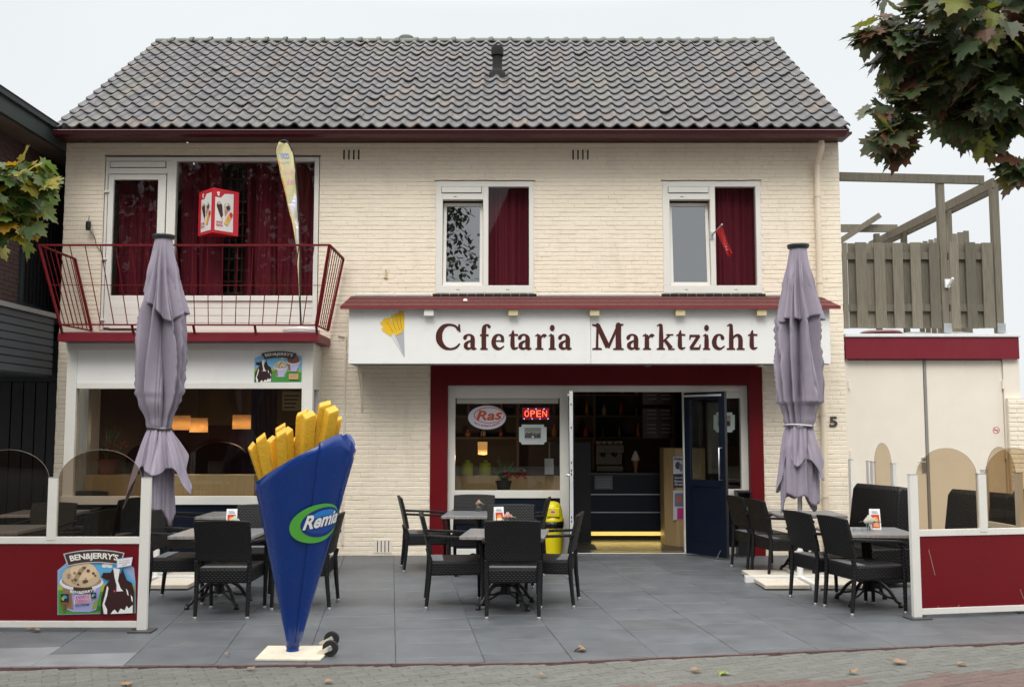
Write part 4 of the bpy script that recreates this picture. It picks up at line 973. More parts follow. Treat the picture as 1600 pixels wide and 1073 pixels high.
m = MB(); p = P(1480, 443, F0-.0); m.box(p.x-.035, p.x+.035, F0-.02, F0+.01, p.z-.06, p.z+.06); m.bar((p.x, F0-.03, p.z-.03), (p.x+.03, F0-.12, p.z+.06), .03, .03); m.build('hook', white_m, ft, bevel=.004)
m = MB(); x_ = fx(1397); m.lathe([(.25, -.02), (.3, .0), (.3, .05), (.26, .08), (.0, .085)], (x_, .75, gzf+.07), 24); tag(m.build('red_tub', mat('red_plastic', (.25, .01, .02), .4), None, autosm=40), 'flat red tub lying behind the roof fence near the house', 'tub')
for px, lb in ((1452, 'pale upturned bowl behind the roof fence left of the middle post'), (1520, 'pale upturned bowl behind the roof fence right of the middle post')):
    m = MB(); x_ = fx(px); m.lathe([(.3, -.02), (.32, 0), (.28, .04), (.1, .07), (0, .07)], (x_, .8, gzf+.07), 24); tag(m.build('bowl', mat('grey_plastic', (.35, .36, .36), .4), None, autosm=40), lb, 'bowl', 'pale bowls behind the roof fence')

# ---------------------------------------------------------------- wind screens
scr_red = mat('screen_red_panel', (.15, .001, .006), .3, var=.05, vscale=2, spec=.4)
scr_fr = mat('screen_white_frame', (.75, .735, .69), .38, var=.03, dirt=.12)
amber = glass('amber_acrylic', (.66, .56, .43), 1.35); smoke = amber
def screen(name_lab, p0, p1, posts, H=1.29, rail=.79, arch=.24, arches=None, bottom=True, low=False, group='wind screens round the terrace'):
    p0 = Vector(p0); p1 = Vector(p1); dv = (p1-p0); ln = dv.length; dv.normalize(); nv = Vector((dv.y, -dv.x, 0))
    if nv.y > 0: nv = -nv
    t = thing('wind_screen', name_lab, 'wind screen', tuple(p0), 0, group)
    def pt(u, z, n): return p0+dv*u+nv*n+Vector((0, 0, z))
    def bx_(m, u0, u1, z0, z1, n0, n1, mi=0): m.hexa([pt(u0, z0, n0), pt(u1, z0, n0), pt(u1, z0, n1), pt(u0, z0, n1), pt(u0, z1, n0), pt(u1, z1, n0), pt(u1, z1, n1), pt(u0, z1, n1)], mi)
    for u in posts:
        m = MB(); bx_(m, u-.040, u+.040, .0 if u in (posts[0], posts[-1]) else rail-.03, H, -.022, .022); m.build('post', scr_fr, t, bevel=.003)
        m = MB(); bx_(m, u-.042, u+.042, H+.0005, H+.004, -.024, .024); m.build('post_cap', mat('grey_cap', (.3, .3, .3), .5), t)
    u0, u1 = posts[0]+.04, posts[-1]-.04
    m = MB(); bx_(m, u0+.001, u1-.001, rail-.06, rail, -.018, .018); bx_(m, u0+.001, u1-.001, .03, .085, -.018, .018); m.build('rail', scr_fr, t, bevel=.003)
    m = MB(); bx_(m, u0-.003, u1+.003, .085, rail-.06, -.008, .008); m.build('panel', scr_red, t)
    for i in range(len(posts)-1):
        if arches is not None and i not in arches: continue
        a, b = posts[i]+.04, posts[i+1]-.04; mid, hw = (a+b)/2, (b-a)/2; pl = [(a, rail), (b, rail)]
        pl += [(mid+hw*math.cos(math.pi*k/24), H-.03+(arch+.03)*math.sin(math.pi*k/24)) for k in range(25)]
        m = MB(); m.add([pt(u, z, 0) for u, z in pl], [tuple(range(len(pl)))]); m.build('glass_pane', glass('smoked_acrylic', (.42, .35, .28), 1.35) if p0.x < 0 else amber, t)
        m = MB(); m.tube([pt(u, z, 0) for u, z in pl[2:]], .0017, 5); m.build('pane_edge', mat('acrylic_edge', (.2, .17, .13), .3), t)
    for u in (posts[0], posts[-1]): m = MB(); bx_(m, u-.11, u+.09, .0, .012, -.06, .1); m.build('foot_plate', mat('dark_steel_plate', (.09, .09, .09), .5, metal=.5), t)
    return t, pt
L0 = G(222, 985); t, ptl = screen('left front wind screen with an ice cream print on its red panel', (L0.x, L0.y, 0), (L0.x-3.4, L0.y+.02, 0), [0, .80, 1.6, 2.4, 3.2])
def lfn(u, v, l):   # decal on the left panel, u right, v up, photo pixel frame on the screen plane
    X_, Z_ = W(u, v, L0.y-.008); return Vector((X_, L0.y-.0095-l, Z_))
d = Decal(lambda u, v, l: lfn(90+(212-90)*u, 960-(960-858)*v, l)); brown, wht = (.035, .008, .008), (.82, .82, .8)
d.poly([(0, -.0), (1, .03), (1, .5), (.98, .72), (.9, .8), (.85, .88), (.62, .98), (.5, 1.0), (.3, .98), (.17, .93), (.1, .78), (.0, .68), (0, .46)], (.3, .4, .62))
d.poly([(.01, .01), (.99, .04), (.99, .5), (.85, .72), (.78, .82), (.2, .8), (.05, .68), (.01, .45)], (.12, .42, .72))
d.poly([(.01, .01), (.99, .04), (.99, .45), (.5, .48), (.01, .46)], (.42, .5, .05)); d.poly([(.01, .01), (.99, .04), (.99, .36), (.5, .36), (.01, .38)], (.07, .3, .04)); d.poly(ell(.34, .1, .25, .06), (.03, .16, .02))
for a, b, r_ in ((.63, .77, .045), (.67, .75, .035), (.6, .75, .03)): d.poly(ell(a, b, r_, r_*.9), wht)
tub(d, .31, .5, .26, .42, (.62, .46, .30), (.36, .38, .66))
arcband(d, .5, -.42, 1.22, 1.42, -.30, .26, (.5, .52, .6), sy=1.0); arcband(d, .5, -.42, 1.235, 1.405, -.29, .25, (.06, .03, .02)); d.text("BEN&JERRY'S", 0, 0, 1, 1, (.85, .84, .78), warp=arcwarp(.5, -.42, 1.255, 1.375, -.255, .215), bold=.03, space=.95)
arcband(d, .33, .95, -.62, -.53, .22, -.22, (.05, .03, .02)); d.text("BEN&JERRY'S", .17, .31, .50, .37, (.85, .84, .8), warp=lambda u, v: (.17+.33*u, .305+.055*v+.05*(u-.5)**2*2+.03*u), bold=.03)
for s_, y_ in (('COOKIE', .235), ('DOUGH', .17)): d.text(s_, 0, 0, 1, 1, (.75, .75, .8), warp=lambda u, v, y_=y_: (.225+.205*u, y_-.004+.07*v+.02*u), bold=.06); d.text(s_, 0, 0, 1, 1, (.6, .02, .2), warp=lambda u, v, y_=y_: (.235+.185*u, y_+.06*v+.02*u), bold=.02)
d.text('ICE CREAM', 0, 0, 1, 1, (.03, .04, .1), warp=lambda u, v: (.24+.17*u, .125+.03*v+.02*u), bold=.02)
for x_, y_, k in ((.05, .2, .1), (.44, .26, .065)):
    d.rect(x_, y_, x_+k, y_+k*1.25, (.02, .02, .03)); d.poly(ell(x_+k*.5, y_+k*.7, k*.33, k*.33, 12), (.05, .35, .6)); d.poly(ell(x_+k*.3, y_+k*.5, k*.2, k*.3, 10, .4), (.4, .45, .05)); d.poly(ell(x_+k*.6, y_+k*.4, k*.28, k*.15, 10, .8), (.02, .02, .03))
d.rect(.08, .06, .11, .2, (.2, .08, .03)); d.rect(.04, .17, .16, .195, (.25, .1, .05))
cow(d, .56, .02, .43, .7, brown, wht)
d.poly([(.77, .72), (.955, .76), (.975, .89), (.77, .86)], (.55, .65, .85)); d.poly([(.78, .73), (.95, .768), (.965, .88), (.78, .85)], (.78, .82, .84))
for s_, y_ in (('Ice Cream', .815), ('available', .782), ('here!', .75)): d.text(s_, 0, 0, 1, 1, (.4, .08, .12), warp=lambda u, v, y_=y_, w_=(.13 if len(s_) > 5 else .06): (.87-w_/2+w_*u, y_+.022*v+.02*u))
d.build('printed_sticker', t, 'cut-out print of a cow and an ice cream tub')
R0 = G(1433, 965); R1 = G(1600, 958.5); dv = (R1-R0).normalized()
t, ptr = screen('right front wind screen with a plain scratched red panel', (R0.x, R0.y, 0), tuple(R0+dv*3.2), [0, .70, 1.40, 2.10, 2.80])
m = MB()
for a, b in (((1451, 858), (1457, 882)), ((1457, 882), (1461, 898)), ((1594, 920), (1600, 936)), ((1465, 946), (1468, 950)), ((1497, 947), (1499, 944))):
    pts = []
    for px, py in (a, b):
        r = ray(px, py); n_ = Vector((dv.y, -dv.x, 0)); n_ = n_ if n_.y < 0 else -n_; o_ = Vector((0, CY, CZ)); p_ = R0+n_*.0088; tt = (p_-o_).dot(n_)/Vector(r).dot(n_); pts.append(o_+Vector(r)*tt)
    m.bar(pts[0], pts[1], .004, .0012, up=tuple(n_))
m.build('scratch', mat('scratch', (.4, .28, .22), .7), t)
SXr = 4.5
def side(D0, D1, lab, arches=None): return screen(lab, (SXr, CY+D0, 0), (SXr+.04, CY+D1, 0), [0, D0-D1], arches=arches)
side(13.1, 12.55, 'small side wind screen post and red panel against the house', arches=[])
side(12.3, 11.75, 'side wind screen with one narrow amber arch behind the woven sofa')
SXr = 4.76; side(9.95, 9.36, 'side wind screen with an amber arch meeting the right front screen')

# ---------------------------------------------------------------- furniture
wv = weave('black_wicker', (.0105, .0102, .011), .036, .017, .0035); alu = mat('aluminium_foot', (.55, .55, .55), .35, metal=.8); seatgrey = mat('grey_cushion', (.13, .133, .14), .7, var=.3, vscale=40, stretch=(1, 9, 1))
def chair(label, loc, rot):
    t = thing('armchair', label, 'chair', loc, rot, 'black wicker armchairs on the terrace')
    m = MB(); m.box(-.25, .25, -.25, .27, .315, .45); m.build('seat', wv, t, local=True, bevel=.02)
    m = MB(); m.box(-.215, .215, -.235, -.12, .4495, .456); m.build('seat_cushion', seatgrey, t, local=True, bevel=.003)
    def bk(u, v, s_):   # back panel, slightly hollowed and leaning
        x = -.255+.51*u; y = -.262-.085*v**1.2+.018*math.cos((u-.5)*math.pi)*-1+.018; z = .515+.365*v+.010*math.sin(u*math.pi)*v; return (x, y+s_, z)
    m = MB(); nu, nv = 13, 9; vs = [bk(i/(nu-1), j/(nv-1), s_) for s_ in (-.017, .017) for j in range(nv) for i in range(nu)]; o_ = nu*nv
    fs = [(j*nu+i, j*nu+i+1, (j+1)*nu+i+1, (j+1)*nu+i) for j in range(nv-1) for i in range(nu-1)]; fs += [tuple(o_+k for k in f[::-1]) for f in fs]
    for i in range(nu-1): fs += [(i, o_+i, o_+i+1, i+1), ((nv-1)*nu+i, (nv-1)*nu+i+1, o_+(nv-1)*nu+i+1, o_+(nv-1)*nu+i)]
    for j in range(nv-1): fs += [(j*nu, (j+1)*nu, o_+(j+1)*nu, o_+j*nu), (j*nu+nu-1, o_+j*nu+nu-1, o_+(j+1)*nu+nu-1, (j+1)*nu+nu-1)]
    m.add(vs, fs); m.build('backrest', wv, t, local=True, autosm=60, bevel=.008)
    for s_ in (-1, 1):
        m = MB(); m.tube([(s_*.235, -.285, .022), (s_*.235, -.262, .25), (s_*.238, -.25, .45), (s_*.24, -.268, .52)], [.017, .021, .023, .02], 8); m.build('leg', wv, t, local=True, autosm=50)
        m = MB(); m.tube([(s_*.255, .255, .022), (s_*.262, .25, .4), (s_*.268, .235, .62), (s_*.268, .2, .652)], [.017, .021, .021, .02], 8); m.build('leg', wv, t, local=True, autosm=50)
        for x, y in ((s_*.235, -.286), (s_*.255, .255)): m = MB(); m.lathe([(.0175, 0), (.0185, .002), (.0185, .026), (.017, .028)], (x, y, 0), 10); m.build('foot_cap', alu, t, local=True, autosm=40)
        m = MB(); pts = crom([(s_*.25, -.30, .69), (s_*.262, -.2, .685), (s_*.27, .0, .675), (s_*.27, .2, .662), (s_*.268, .262, .64)], 4)
        n = len(pts)
        for i in range(n-1): m.bar(pts[i], Vector(pts[i+1])+(Vector(pts[i+1])-Vector(pts[i])).normalized()*.003, .046, .026)
        m.build('armrest', wv, t, local=True, bevel=.006)
    return t
top_m = mat('grey_table_top', (.16, .165, .175), .36, var=.1, vscale=7, spec=.6, stretch=(1, 6, 1)); topedge = mat('ribbed_table_edge', (.27, .25, .24), .35, var=.5, vscale=30, stretch=(3, 3, .1))
def table(label, loc, rot, w_=.8, d_=.7):
    t = thing('terrace_table', label, 'table', loc, rot, 'grey topped terrace tables')
    m = MB(); m.box(-w_/2, w_/2, -d_/2, d_/2, .668, .70); m.build('table_top', topedge, t, local=True, bevel=.004)
    m = MB(); m.box(-w_/2+.006, w_/2-.006, -d_/2+.006, d_/2-.006, .6995, .7025); m.build('top_surface', top_m, t, local=True, bevel=.001)
    m = MB(); m.tube([(0, 0, .12), (0, 0, .16), (0, 0, .22), (0, 0, .55), (0, 0, .65)], [.06, .05, .032, .03, .045], 14)
    for a in (0, 90): m.bar(Vector((math.cos(R(a)), math.sin(R(a)), 0))*.24+Vector((0, 0, .655)), Vector((math.cos(R(a)), math.sin(R(a)), 0))*-.24+Vector((0, 0, .655)), .04, .02)
    m.build('column', black_m, t, local=True, autosm=40)
    for k in range(4):
        a = R(45+90*k); c_, s_ = math.cos(a), math.sin(a)
        m = MB(); m.tube([(c_*r, s_*r, z) for r, z in crom([(.03, .2), (.12, .21), (.22, .15), (.29, .06), (.34, .035)], 4)], .017, 8)
        m.tube([(c_*r, s_*r, z) for r, z in crom([(.03, .13), (.1, .12), (.18, .09), (.26, .075)], 4)], .01, 8); m.lathe([(.024, 0), (.026, .02), (.015, .03), (.008, .04)], (c_*.335, s_*.335, 0), 10)
        m.build('foot', black_m, t, local=True, autosm=50)
    return t
CH = []
def put_chair(label, px, py, rotdeg, off=(0, 0)):
    """px,py: pixel on the ground under the chair's centre"""
    p = G(px, py); loc = (p.x+off[0], p.y+off[1], 0)
    if not CH: CH.append(chair(label, loc, R(rotdeg))); return CH[0]
    c = dup(CH[0], loc, R(rotdeg), label); CH.append(c); return c
TB = []
def put_table(label, px, py, rotdeg):
    p = G(px, py, .70); loc = (p.x, p.y, 0)
    if not TB: TB.append(table(label, loc, R(rotdeg))); return TB[0]
    c = dup(TB[0], loc, R(rotdeg), label); TB.append(c); return c
def rad(r): return r
# centre group
T1 = put_table('table in the middle group nearest the street, with a menu and a pink rose', 790, 832, -6)
T2 = put_table('table in the middle group close to the red shopfront, with small flowers', 748, 802, -4)
A = G(802, 968); 
def chair_at(label, x, y, rotdeg):
    if not CH: CH.append(chair(label, (x, y, 0), R(rotdeg))); return CH[0]
    c = dup(CH[0], (x, y, 0), R(rotdeg), label); CH.append(c); return c
chair_at('chair with its back to the street at the near middle table', A.x, A.y+.29, -1)
q = G(664, 952); chair_at('chair left of the near middle table, facing right', q.x+.27, q.y+.27, -84)
q = G(904, 949); chair_at('chair right of the near middle table, facing left toward it', q.x-.29, q.y+.25, 80)
q = G(627, 893); chair_at('leftmost chair of the middle group, in front of the brick wall', q.x+.28, q.y+.22, -80)
q = G(735, 902); chair_at('chair against the shop window facing the street behind the flowers', q.x+.0, q.y+.52, 178)
chair_at('chair between the two middle tables with its back to the street', T2.location.x+.38, T2.location.y-.62, 3)
chair_at('chair between the two middle tables facing the street', T1.location.x+.06, T1.location.y+.78, 182)
chair_at('chair right of the far middle table beside the yellow bin', T2.location.x+.50, T2.location.y+.05, 84)
# left group
T3 = put_table('table on the left terrace partly behind the giant fries cone, with a menu', 345, 831, 0)
T4 = put_table('table on the left terrace right below the bay window', 372, 803, 0)
A = G(345, 968); chair_at('chair with its back to the street at the left table beside the cone', A.x, A.y+.29, 0)
q = G(236, 945); chair_at('chair behind the left post of the screen facing right', q.x+.23, q.y+.25, -88)
chair_at('chair across the left table facing the street', T3.location.x+.12, T3.location.y+.72, 180)
chair_at('chair in front of the bay window leaning back, facing right', T4.location.x-.62, T4.location.y+.1, -86)
q = G(395, 955); chair_at('chair half hidden by the blue cone facing left', q.x+.42, q.y+.3, 90)
chair_at('chair behind the blue cone at the bay window table', T4.location.x+.85, T4.location.y-.05, 88)
chair_at('chair under the bay window with its seat toward the street', T4.location.x+.3, T4.location.y+.66, 178)
# far left group seen through the left screen
T5 = put_table('table seen through the left screen in front of the bay corner', 72, 800, 5)
T6 = put_table('table at the left edge of the photo behind the screen', -8, 825, 0)
chair_at('chair seen through the left screen facing left, right of the table', T5.location.x+.78, T5.location.y-.15, 80)
chair_at('chair seen through the left screen at the left photo edge facing the street', T6.location.x+.15, T6.location.y+.62, 178)
chair_at('chair seen through the screen behind the white screen post', T5.location.x+.05, T5.location.y+.7, 176)
chair_at('chair seen through the left screen with its back to the white post', T6.location.x+.78, T6.location.y+.0, 82)
# right group
T7 = put_table('right terrace table with a white rose, a glass and a menu, near the screen', 1353, 829, -3)
T8 = put_table('right terrace table farther back, behind the right umbrella', 1258, 801, -2)
q = G(1325, 962); chair_at('right terrace chair nearest the street facing right', q.x+.26, q.y+.28, -77)
q = G(1270, 947); chair_at('right terrace chair just behind the nearest one', q.x+.26, q.y+.34, -76)
q = G(1197, 905); chair_at('right terrace chair beside the umbrella foot facing right', q.x+.27, q.y+.28, -80)
q = G(1167, 895); chair_at('leftmost right terrace chair in front of the dark litter bin', q.x+.26, q.y+.34, -80)

# woven sofas
wv2 = weave('black_wicker_sofa', (.010, .0097, .010), .05, .02, .004)
def sofa(label, loc, rot, Ln):
    t = thing('wicker_sofa', label, 'sofa', loc, rot, 'black woven sofas on the right terrace')   # faces local -Y... back toward +Y
    m = MB(); m.box(-Ln/2, Ln/2, -.28, .3, .05, .42); m.build('seat', wv2, t, local=True, bevel=.02)
    m = MB(); pr = [(.04, .42), (.12, 1.03), (.16, 1.075), (.27, 1.06), (.31, 1.0), (.32, .05), (.301, .05), (.301, .4205)]
    n = len(pr); vs = []
    for u, k in ((-1, 1), (-.93, .0), (.93, .0), (1, 1)):
        for y, z in pr: vs.append((u*Ln/2*(1-.07*(z/1.08)), y, z-(k*.025 if z > .9 else 0)))
    fs = [(a*n+i, a*n+(i+1) % n, (a+1)*n+(i+1) % n, (a+1)*n+i) for a in range(3) for i in range(n)]+[tuple(range(n)), tuple(range(3*n, 4*n))]
    m.add(vs, fs); m.build('backrest', wv2, t, local=True, bevel=.014, autosm=40)
    return t
q = G(1372, 760, 1.08); s1 = sofa('high-backed woven sofa behind the right table with the white rose', (3.98, -2.25, 0), R(-72), .85)
q = G(1560, 775, 1.08); s2 = dup(s1, (4.62, -3.3, 0), R(-72), 'high-backed woven sofa seen through the right front screen')
q = G(1640, 775, 1.08); s3 = dup(s1, (5.35, -3.2, 0), R(-72), 'woven sofa at the right photo edge behind the screen')

# table things
glass_s = glass('clear_glass', (.9, .93, .92), 1.5); waterg = mat('green_stem', (.05, .12, .03), .5)
def rose(label, loc, col, s=1.0):
    t = thing('flower_vase', label, 'vase', loc, 0, 'small flower vases on the tables')
    m = MB(); m.lathe([(.028, 0), (.03, .004), (.033, .075), (.031, .0751), (.028, .006)], (0, 0, 0), 18, cap=False); m.build('vase', glass_s, t, local=True, smooth=True)
    m = MB(); r2 = random.Random(int(loc[0]*1000))
    for k in range(4): m.tube([(r2.uniform(-.01, .01), r2.uniform(-.01, .01), .006), (r2.uniform(-.02, .02), r2.uniform(-.02, .02), .1)], .0025, 5)
    for k in range(6):
        a = r2.uniform(0, 6.28); c_, s_ = math.cos(a), math.sin(a); r_ = .065*s
        m.add([(c_*.01, s_*.01, .085), (c_*r_-s_*.016, s_*r_+c_*.016, .1), (c_*r_*1.5, s_*r_*1.5, .088), (c_*r_+s_*.016, s_*r_-c_*.016, .095)], [(0, 1, 2, 3)])
    m.build('leaves', waterg, t, local=True)
    for (dx_, dz_, rr) in ((0, .115, .042*s), (.035*s, .1, .026*s), (-.03*s, .1, .024*s)):
        m = MB()
        for ly in range(4):
            nP = 5; R_ = rr*(.35+.22*ly)
            for k in range(nP):
                a0 = 2*math.pi*(k/nP)+ly*.7; 
                def pf(u, v, a0=a0, R_=R_, ly=ly, dx_=dx_, dz_=dz_, rr=rr):
                    a = a0+(u-.5)*1.7; ra = R_*(.35+.75*v-(.15 if v > .8 else 0)); z = dz_-rr*.7+rr*(1.5-.28*ly)*v-abs(u-.5)*rr*.35; return (dx_+ra*math.cos(a), .3*dx_+ra*math.sin(a), z)
                m.grid(pf, 5, 5)
        m.build('blossom', mat('petal_%d' % int(col[1]*100), col, .7, var=.08, trans=.25), t, local=True, smooth=True)
    return t
def menu(label, loc, rot, c2=(.5, .04, .03)):
    t = thing('menu_card', label, 'menu card', loc, rot, 'folded menu cards on the tables')
    m = MB(); 
    for s_ in (-1, 1): m.hexa([(-.052, s_*.04-.001, 0), (.052, s_*.04-.001, 0), (.052, s_*.04+.001, 0), (-.052, s_*.04+.001, 0), (-.052, s_*.003-.001, .2), (.052, s_*.003-.001, .2), (.052, s_*.003+.001, .2), (-.052, s_*.003+.001, .2)])
    m.build('card', white_m, t, local=True)
    rr = Matrix.Rotation(rot, 3, 'Z'); L_ = Vector(loc)
    def fn(u, v, l): z = .2*v; return L_+rr @ Vector((-.052+.104*u, -.0412-l*3+.037*v, z))
    d = Decal(fn); d.rect(.12, .08, .88, .72, c2); d.poly(ell(.5, .5, .25, .12), (.75, .3, .05)); d.poly(ell(.5, .38, .3, .08), (.8, .7, .5)); d.rect(.3, .12, .8, .28, (.75, .3, .12)); d.rect(.2, .8, .8, .84, (.3, .35, .45)); d.rect(.2, .88, .7, .91, (.4, .42, .5))
    d.build('printed_front', t); return t
def tp(px, py): p = G(px, py, .7025); return (p.x, p.y, .7025)
rose('pink rose in a glass on the near middle table', tp(793, 822), (.85, .58, .52))
rose('small pale pink flowers on the far middle table', tp(748, 799), (.75, .5, .42), .8)
rose('white roses in a glass on the right table beside the menu', tp(1359, 829), (.85, .82, .74), 1.25)
rose('white flower on the left table below the menu', tp(366, 829), (.85, .84, .78), .9)
menu('tall folded menu with orange photo on the near middle table', tp(779, 822), R(20))
menu('folded menu with a red photo on the left table', tp(362, 826), R(6))
menu('folded menu card behind the white roses on the right table', tp(1367, 826), R(-4))
m = MB(); p = tp(1340, 829); m.lathe([(.045, 0), (.05, .03), (.046, .03), (.042, .008), (0, .008)], p, 20); tag(m.build('ashtray', mat('glass_ashtray', (.4, .42, .42), .15), None, autosm=40), 'round glass ashtray on the right table left of the roses', 'ashtray')

# ---------------------------------------------------------------- parasols
cloth = mat('lilac_grey_cloth', (.325, .288, .355), .85, var=.1, vscale=3, bump=.12, bscale=400, trans=.12, dirt=.12)
poly_m = mat('cream_concrete_slab', (.58, .52, .43), .85, var=.12, vscale=12, bump=.6, bscale=90)
polem = mat('white_pole', (.72, .72, .70), .35, var=.05)
def umbrella(label, bx0, by0, topx, ztop, seed, ztie, tiecol, zhem, flare, rt=.13):
    t = thing('closed_parasol', label, 'parasol', (bx0, by0, 0), 0, 'closed lilac parasols'); r2 = random.Random(seed)
    AX = lambda z: bx0+(topx-bx0)*(z/ztop)
    m = MB(); m.tube([(bx0, by0, .03), (AX(ztop-.1), by0, ztop-.1)], .026, 14); m.build('pole', polem, t, autosm=40)
    m = MB(); m.lathe([(.02, -.06), (.115, -.03), (.125, .0), (.12, .012), (.03, .03), (0, .03)], (AX(ztop), by0, ztop), 24); m.build('finial', mat('dark_cap', (.02, .028, .026), .4), t, autosm=40)
    for i, (sx_, sy_) in enumerate(((-1, -1), (1, -1), (1, 1), (-1, 1))):
        m = MB(); m.box(bx0+sx_*.29-.24, bx0+sx_*.29+.24, by0+sy_*.29-.24, by0+sy_*.29+.24, .012, .055+.002*i); m.build('weight_slab', poly_m, t, bevel=.006)
    m = MB(); m.box(bx0-.62, bx0+.62, by0-.03, by0+.03, .0, .075); m.box(bx0-.03, bx0+.03, by0-.62, by0+.62, .0, .074); m.tube([(bx0, by0, .07), (bx0, by0, .36)], .034, 14); m.build('cross_foot', polem, t, bevel=.003)
    ph = [r2.uniform(0, 6.28) for _ in range(8)]; K_ = 10
    def fold(th_, z, k=K_, ps=0, sharp=.75):
        a = th_+.22*math.sin(z*1.1+ph[ps])+.28*math.sin(2*th_+ph[ps+1]+z*.9)+.14*math.sin(3*th_+ph[ps+2]-z*1.7)
        return (1-abs(math.cos(a*k/2+ph[ps])))**.8
    zc = ztop-.93
    def lerp_tab(tab, z):
        for (z0, r0), (z1, r1) in zip(tab, tab[1:]):
            if z1 <= z <= z0: 
                t_ = (z0-z)/(z0-z1); t_ = t_*t_*(3-2*t_); return r0+(r1-r0)*t_
        return tab[-1][1] if z < tab[-1][0] else tab[0][1]
    body = [(ztop-.03, .085), (ztop-.5, .19), (ztop-.95, .272), (ztop-1.3, .29), (ztop-1.8, .28), (ztie+.35, .255), (ztie+.06, rt+.02), (ztie, rt), (ztie-.05, rt+.02), (ztie-.4, .22), (zhem-.6, .16)]
    def bf(u, v):
        th_ = 2*math.pi*u; z = ztop-.03+(ztie-.02-(ztop-.03))*v; r = lerp_tab(body, z); k = min(1, v*3); sq = .74-.34*max(0, min(1, (ztie+.35-z)/.35))
        f = fold(th_, z); rr = r*(1.0-sq*k*(1-f)); rr *= 1+.04*math.sin(3*th_+z*1.8+ph[3])*k
        nn = noise.noise(Vector((math.cos(th_)*1.6, math.sin(th_)*1.6, z*1.5+seed))); n2 = noise.noise(Vector((math.cos(th_)*3.5+5, math.sin(th_)*3.5, z*.9+seed*2)))
        rr *= 1+k*(.08*nn-.12*max(0, 1-abs(n2)*6)**2)
        tw_ = .22*math.sin(z*1.1+ph[4]); return (AX(z)+rr*math.cos(th_+tw_), by0+rr*math.sin(th_+tw_), z)
    m = MB(); m.grid(bf, 200, 90, closed=True); m.build('canopy_cloth', cloth, t, smooth=True, solid=.003)
    # vent cap layer over the top
    hl = [r2.uniform(.58, .98) for _ in range(5)]
    def cf(u, v):
        th_ = 2*math.pi*u; u2 = (u*5+ph[5]) % 5; i = int(u2); f_ = u2-i; f_ = f_*f_*(3-2*f_); hem = (hl[i]*(1-f_)+hl[(i+1) % 5]*f_)+.02*math.sin(th_*4+ph[5])
        z = ztop-.03-hem*v; r = .088+.215*(v*hem/.95)**1.05+.004; k = min(1, v*2.5)
        rr = r*(1-.42*k*(1-fold(th_, z, 9, 2, .9)))+.012*v; rr *= 1+.07*math.sin(2*th_+ph[6])*v
        return (AX(z)+rr*math.cos(th_+.15*v), by0+rr*math.sin(th_+.15*v), z)
    m = MB(); m.grid(cf, 180, 40, closed=True); m.build('vent_cloth', cloth, t, smooth=True, solid=.003)
    # cloth below the tie: folded panels whose hem runs in points
    for ly in range(2):
        nc = 5; L_ = [.30, .52, .78, .46, .64] if ly == 0 else [.98, .84, 1.0, .80, .92]; S_ = [.26, .34, .46, .36, .40] if ly == 0 else [.84, .8, .88, .78, .82]
        FL = [1.0, .8, 1.0, .9, 1.1]; of = ph[4]
        def sf(u, v, ly=ly, nc=nc, L_=L_, S_=S_, FL=FL, of=of):
            th_ = 2*math.pi*u; q = (u*nc+of) % nc; i = int(q); f_ = q-i; tri = 1-abs(2*f_-1); tri = tri*tri*(3-2*tri); i2 = (i+1) % nc
            s0 = S_[i]*(1-f_)+S_[i2]*f_; hh = s0+(L_[i]-s0)*tri; ln_ = (ztie-zhem)*hh; z = ztie+.02-ln_*v
            out_ = (flare*FL[i]*(.72+.28*tri)) if ly == 0 else rt+.05+.02*math.sin(th_*2+ph[3])
            r = rt-.01+(out_-rt+.02)*(v**.7 if ly == 0 else min(1, v*3)**.5)
            nn = noise.noise(Vector((math.cos(th_)*2.2, math.sin(th_)*2.2, z*1.7+seed)))
            cr = .5*abs(math.sin(th_*4+ph[2]+v*.8+2*nn))**.8+.25*abs(math.sin(th_*9+ph[5]-v))
            rr = r*(1-(.55-.50*cr)*(1-.45*v)*.75)*(1+.18*nn*v)
            return (AX(z)+rr*math.cos(th_), by0+rr*math.sin(th_), z+.015*math.sin(th_*7)*v)
        m = MB(); m.grid(sf, 280, 34, closed=True); m.build('skirt_cloth', cloth, t, autosm=35, solid=.003)
    m = MB(); m.tube([(AX(ztie)+(rt+.004)*math.cos(a), by0+(rt+.004)*math.sin(a), ztie+.008*math.sin(a*2)) for a in [2*math.pi*k/40 for k in range(41)]], .009, 8); m.build('tie_strap', mat('tie_%s' % ('dark' if tiecol < .2 else 'light'), (tiecol,)*3, .8), t)
    return t
UY = -2.25
xl, zl = W(256, 369, UY); bl0 = G(243, 903)
umbrella('closed lilac parasol on the left terrace, tied with a black strap', WX(244, 880, UY), UY, xl, zl, 5, WZ(670, UY), .02, WZ(832, UY), .40)
xr, zr = W(1247, 384, UY)
umbrella('closed lilac parasol on the right terrace, tied with a thin pale cord', WX(1250, 880, UY), UY, xr, zr, 12, WZ(664, UY), .6, WZ(805, UY), .29, .165)

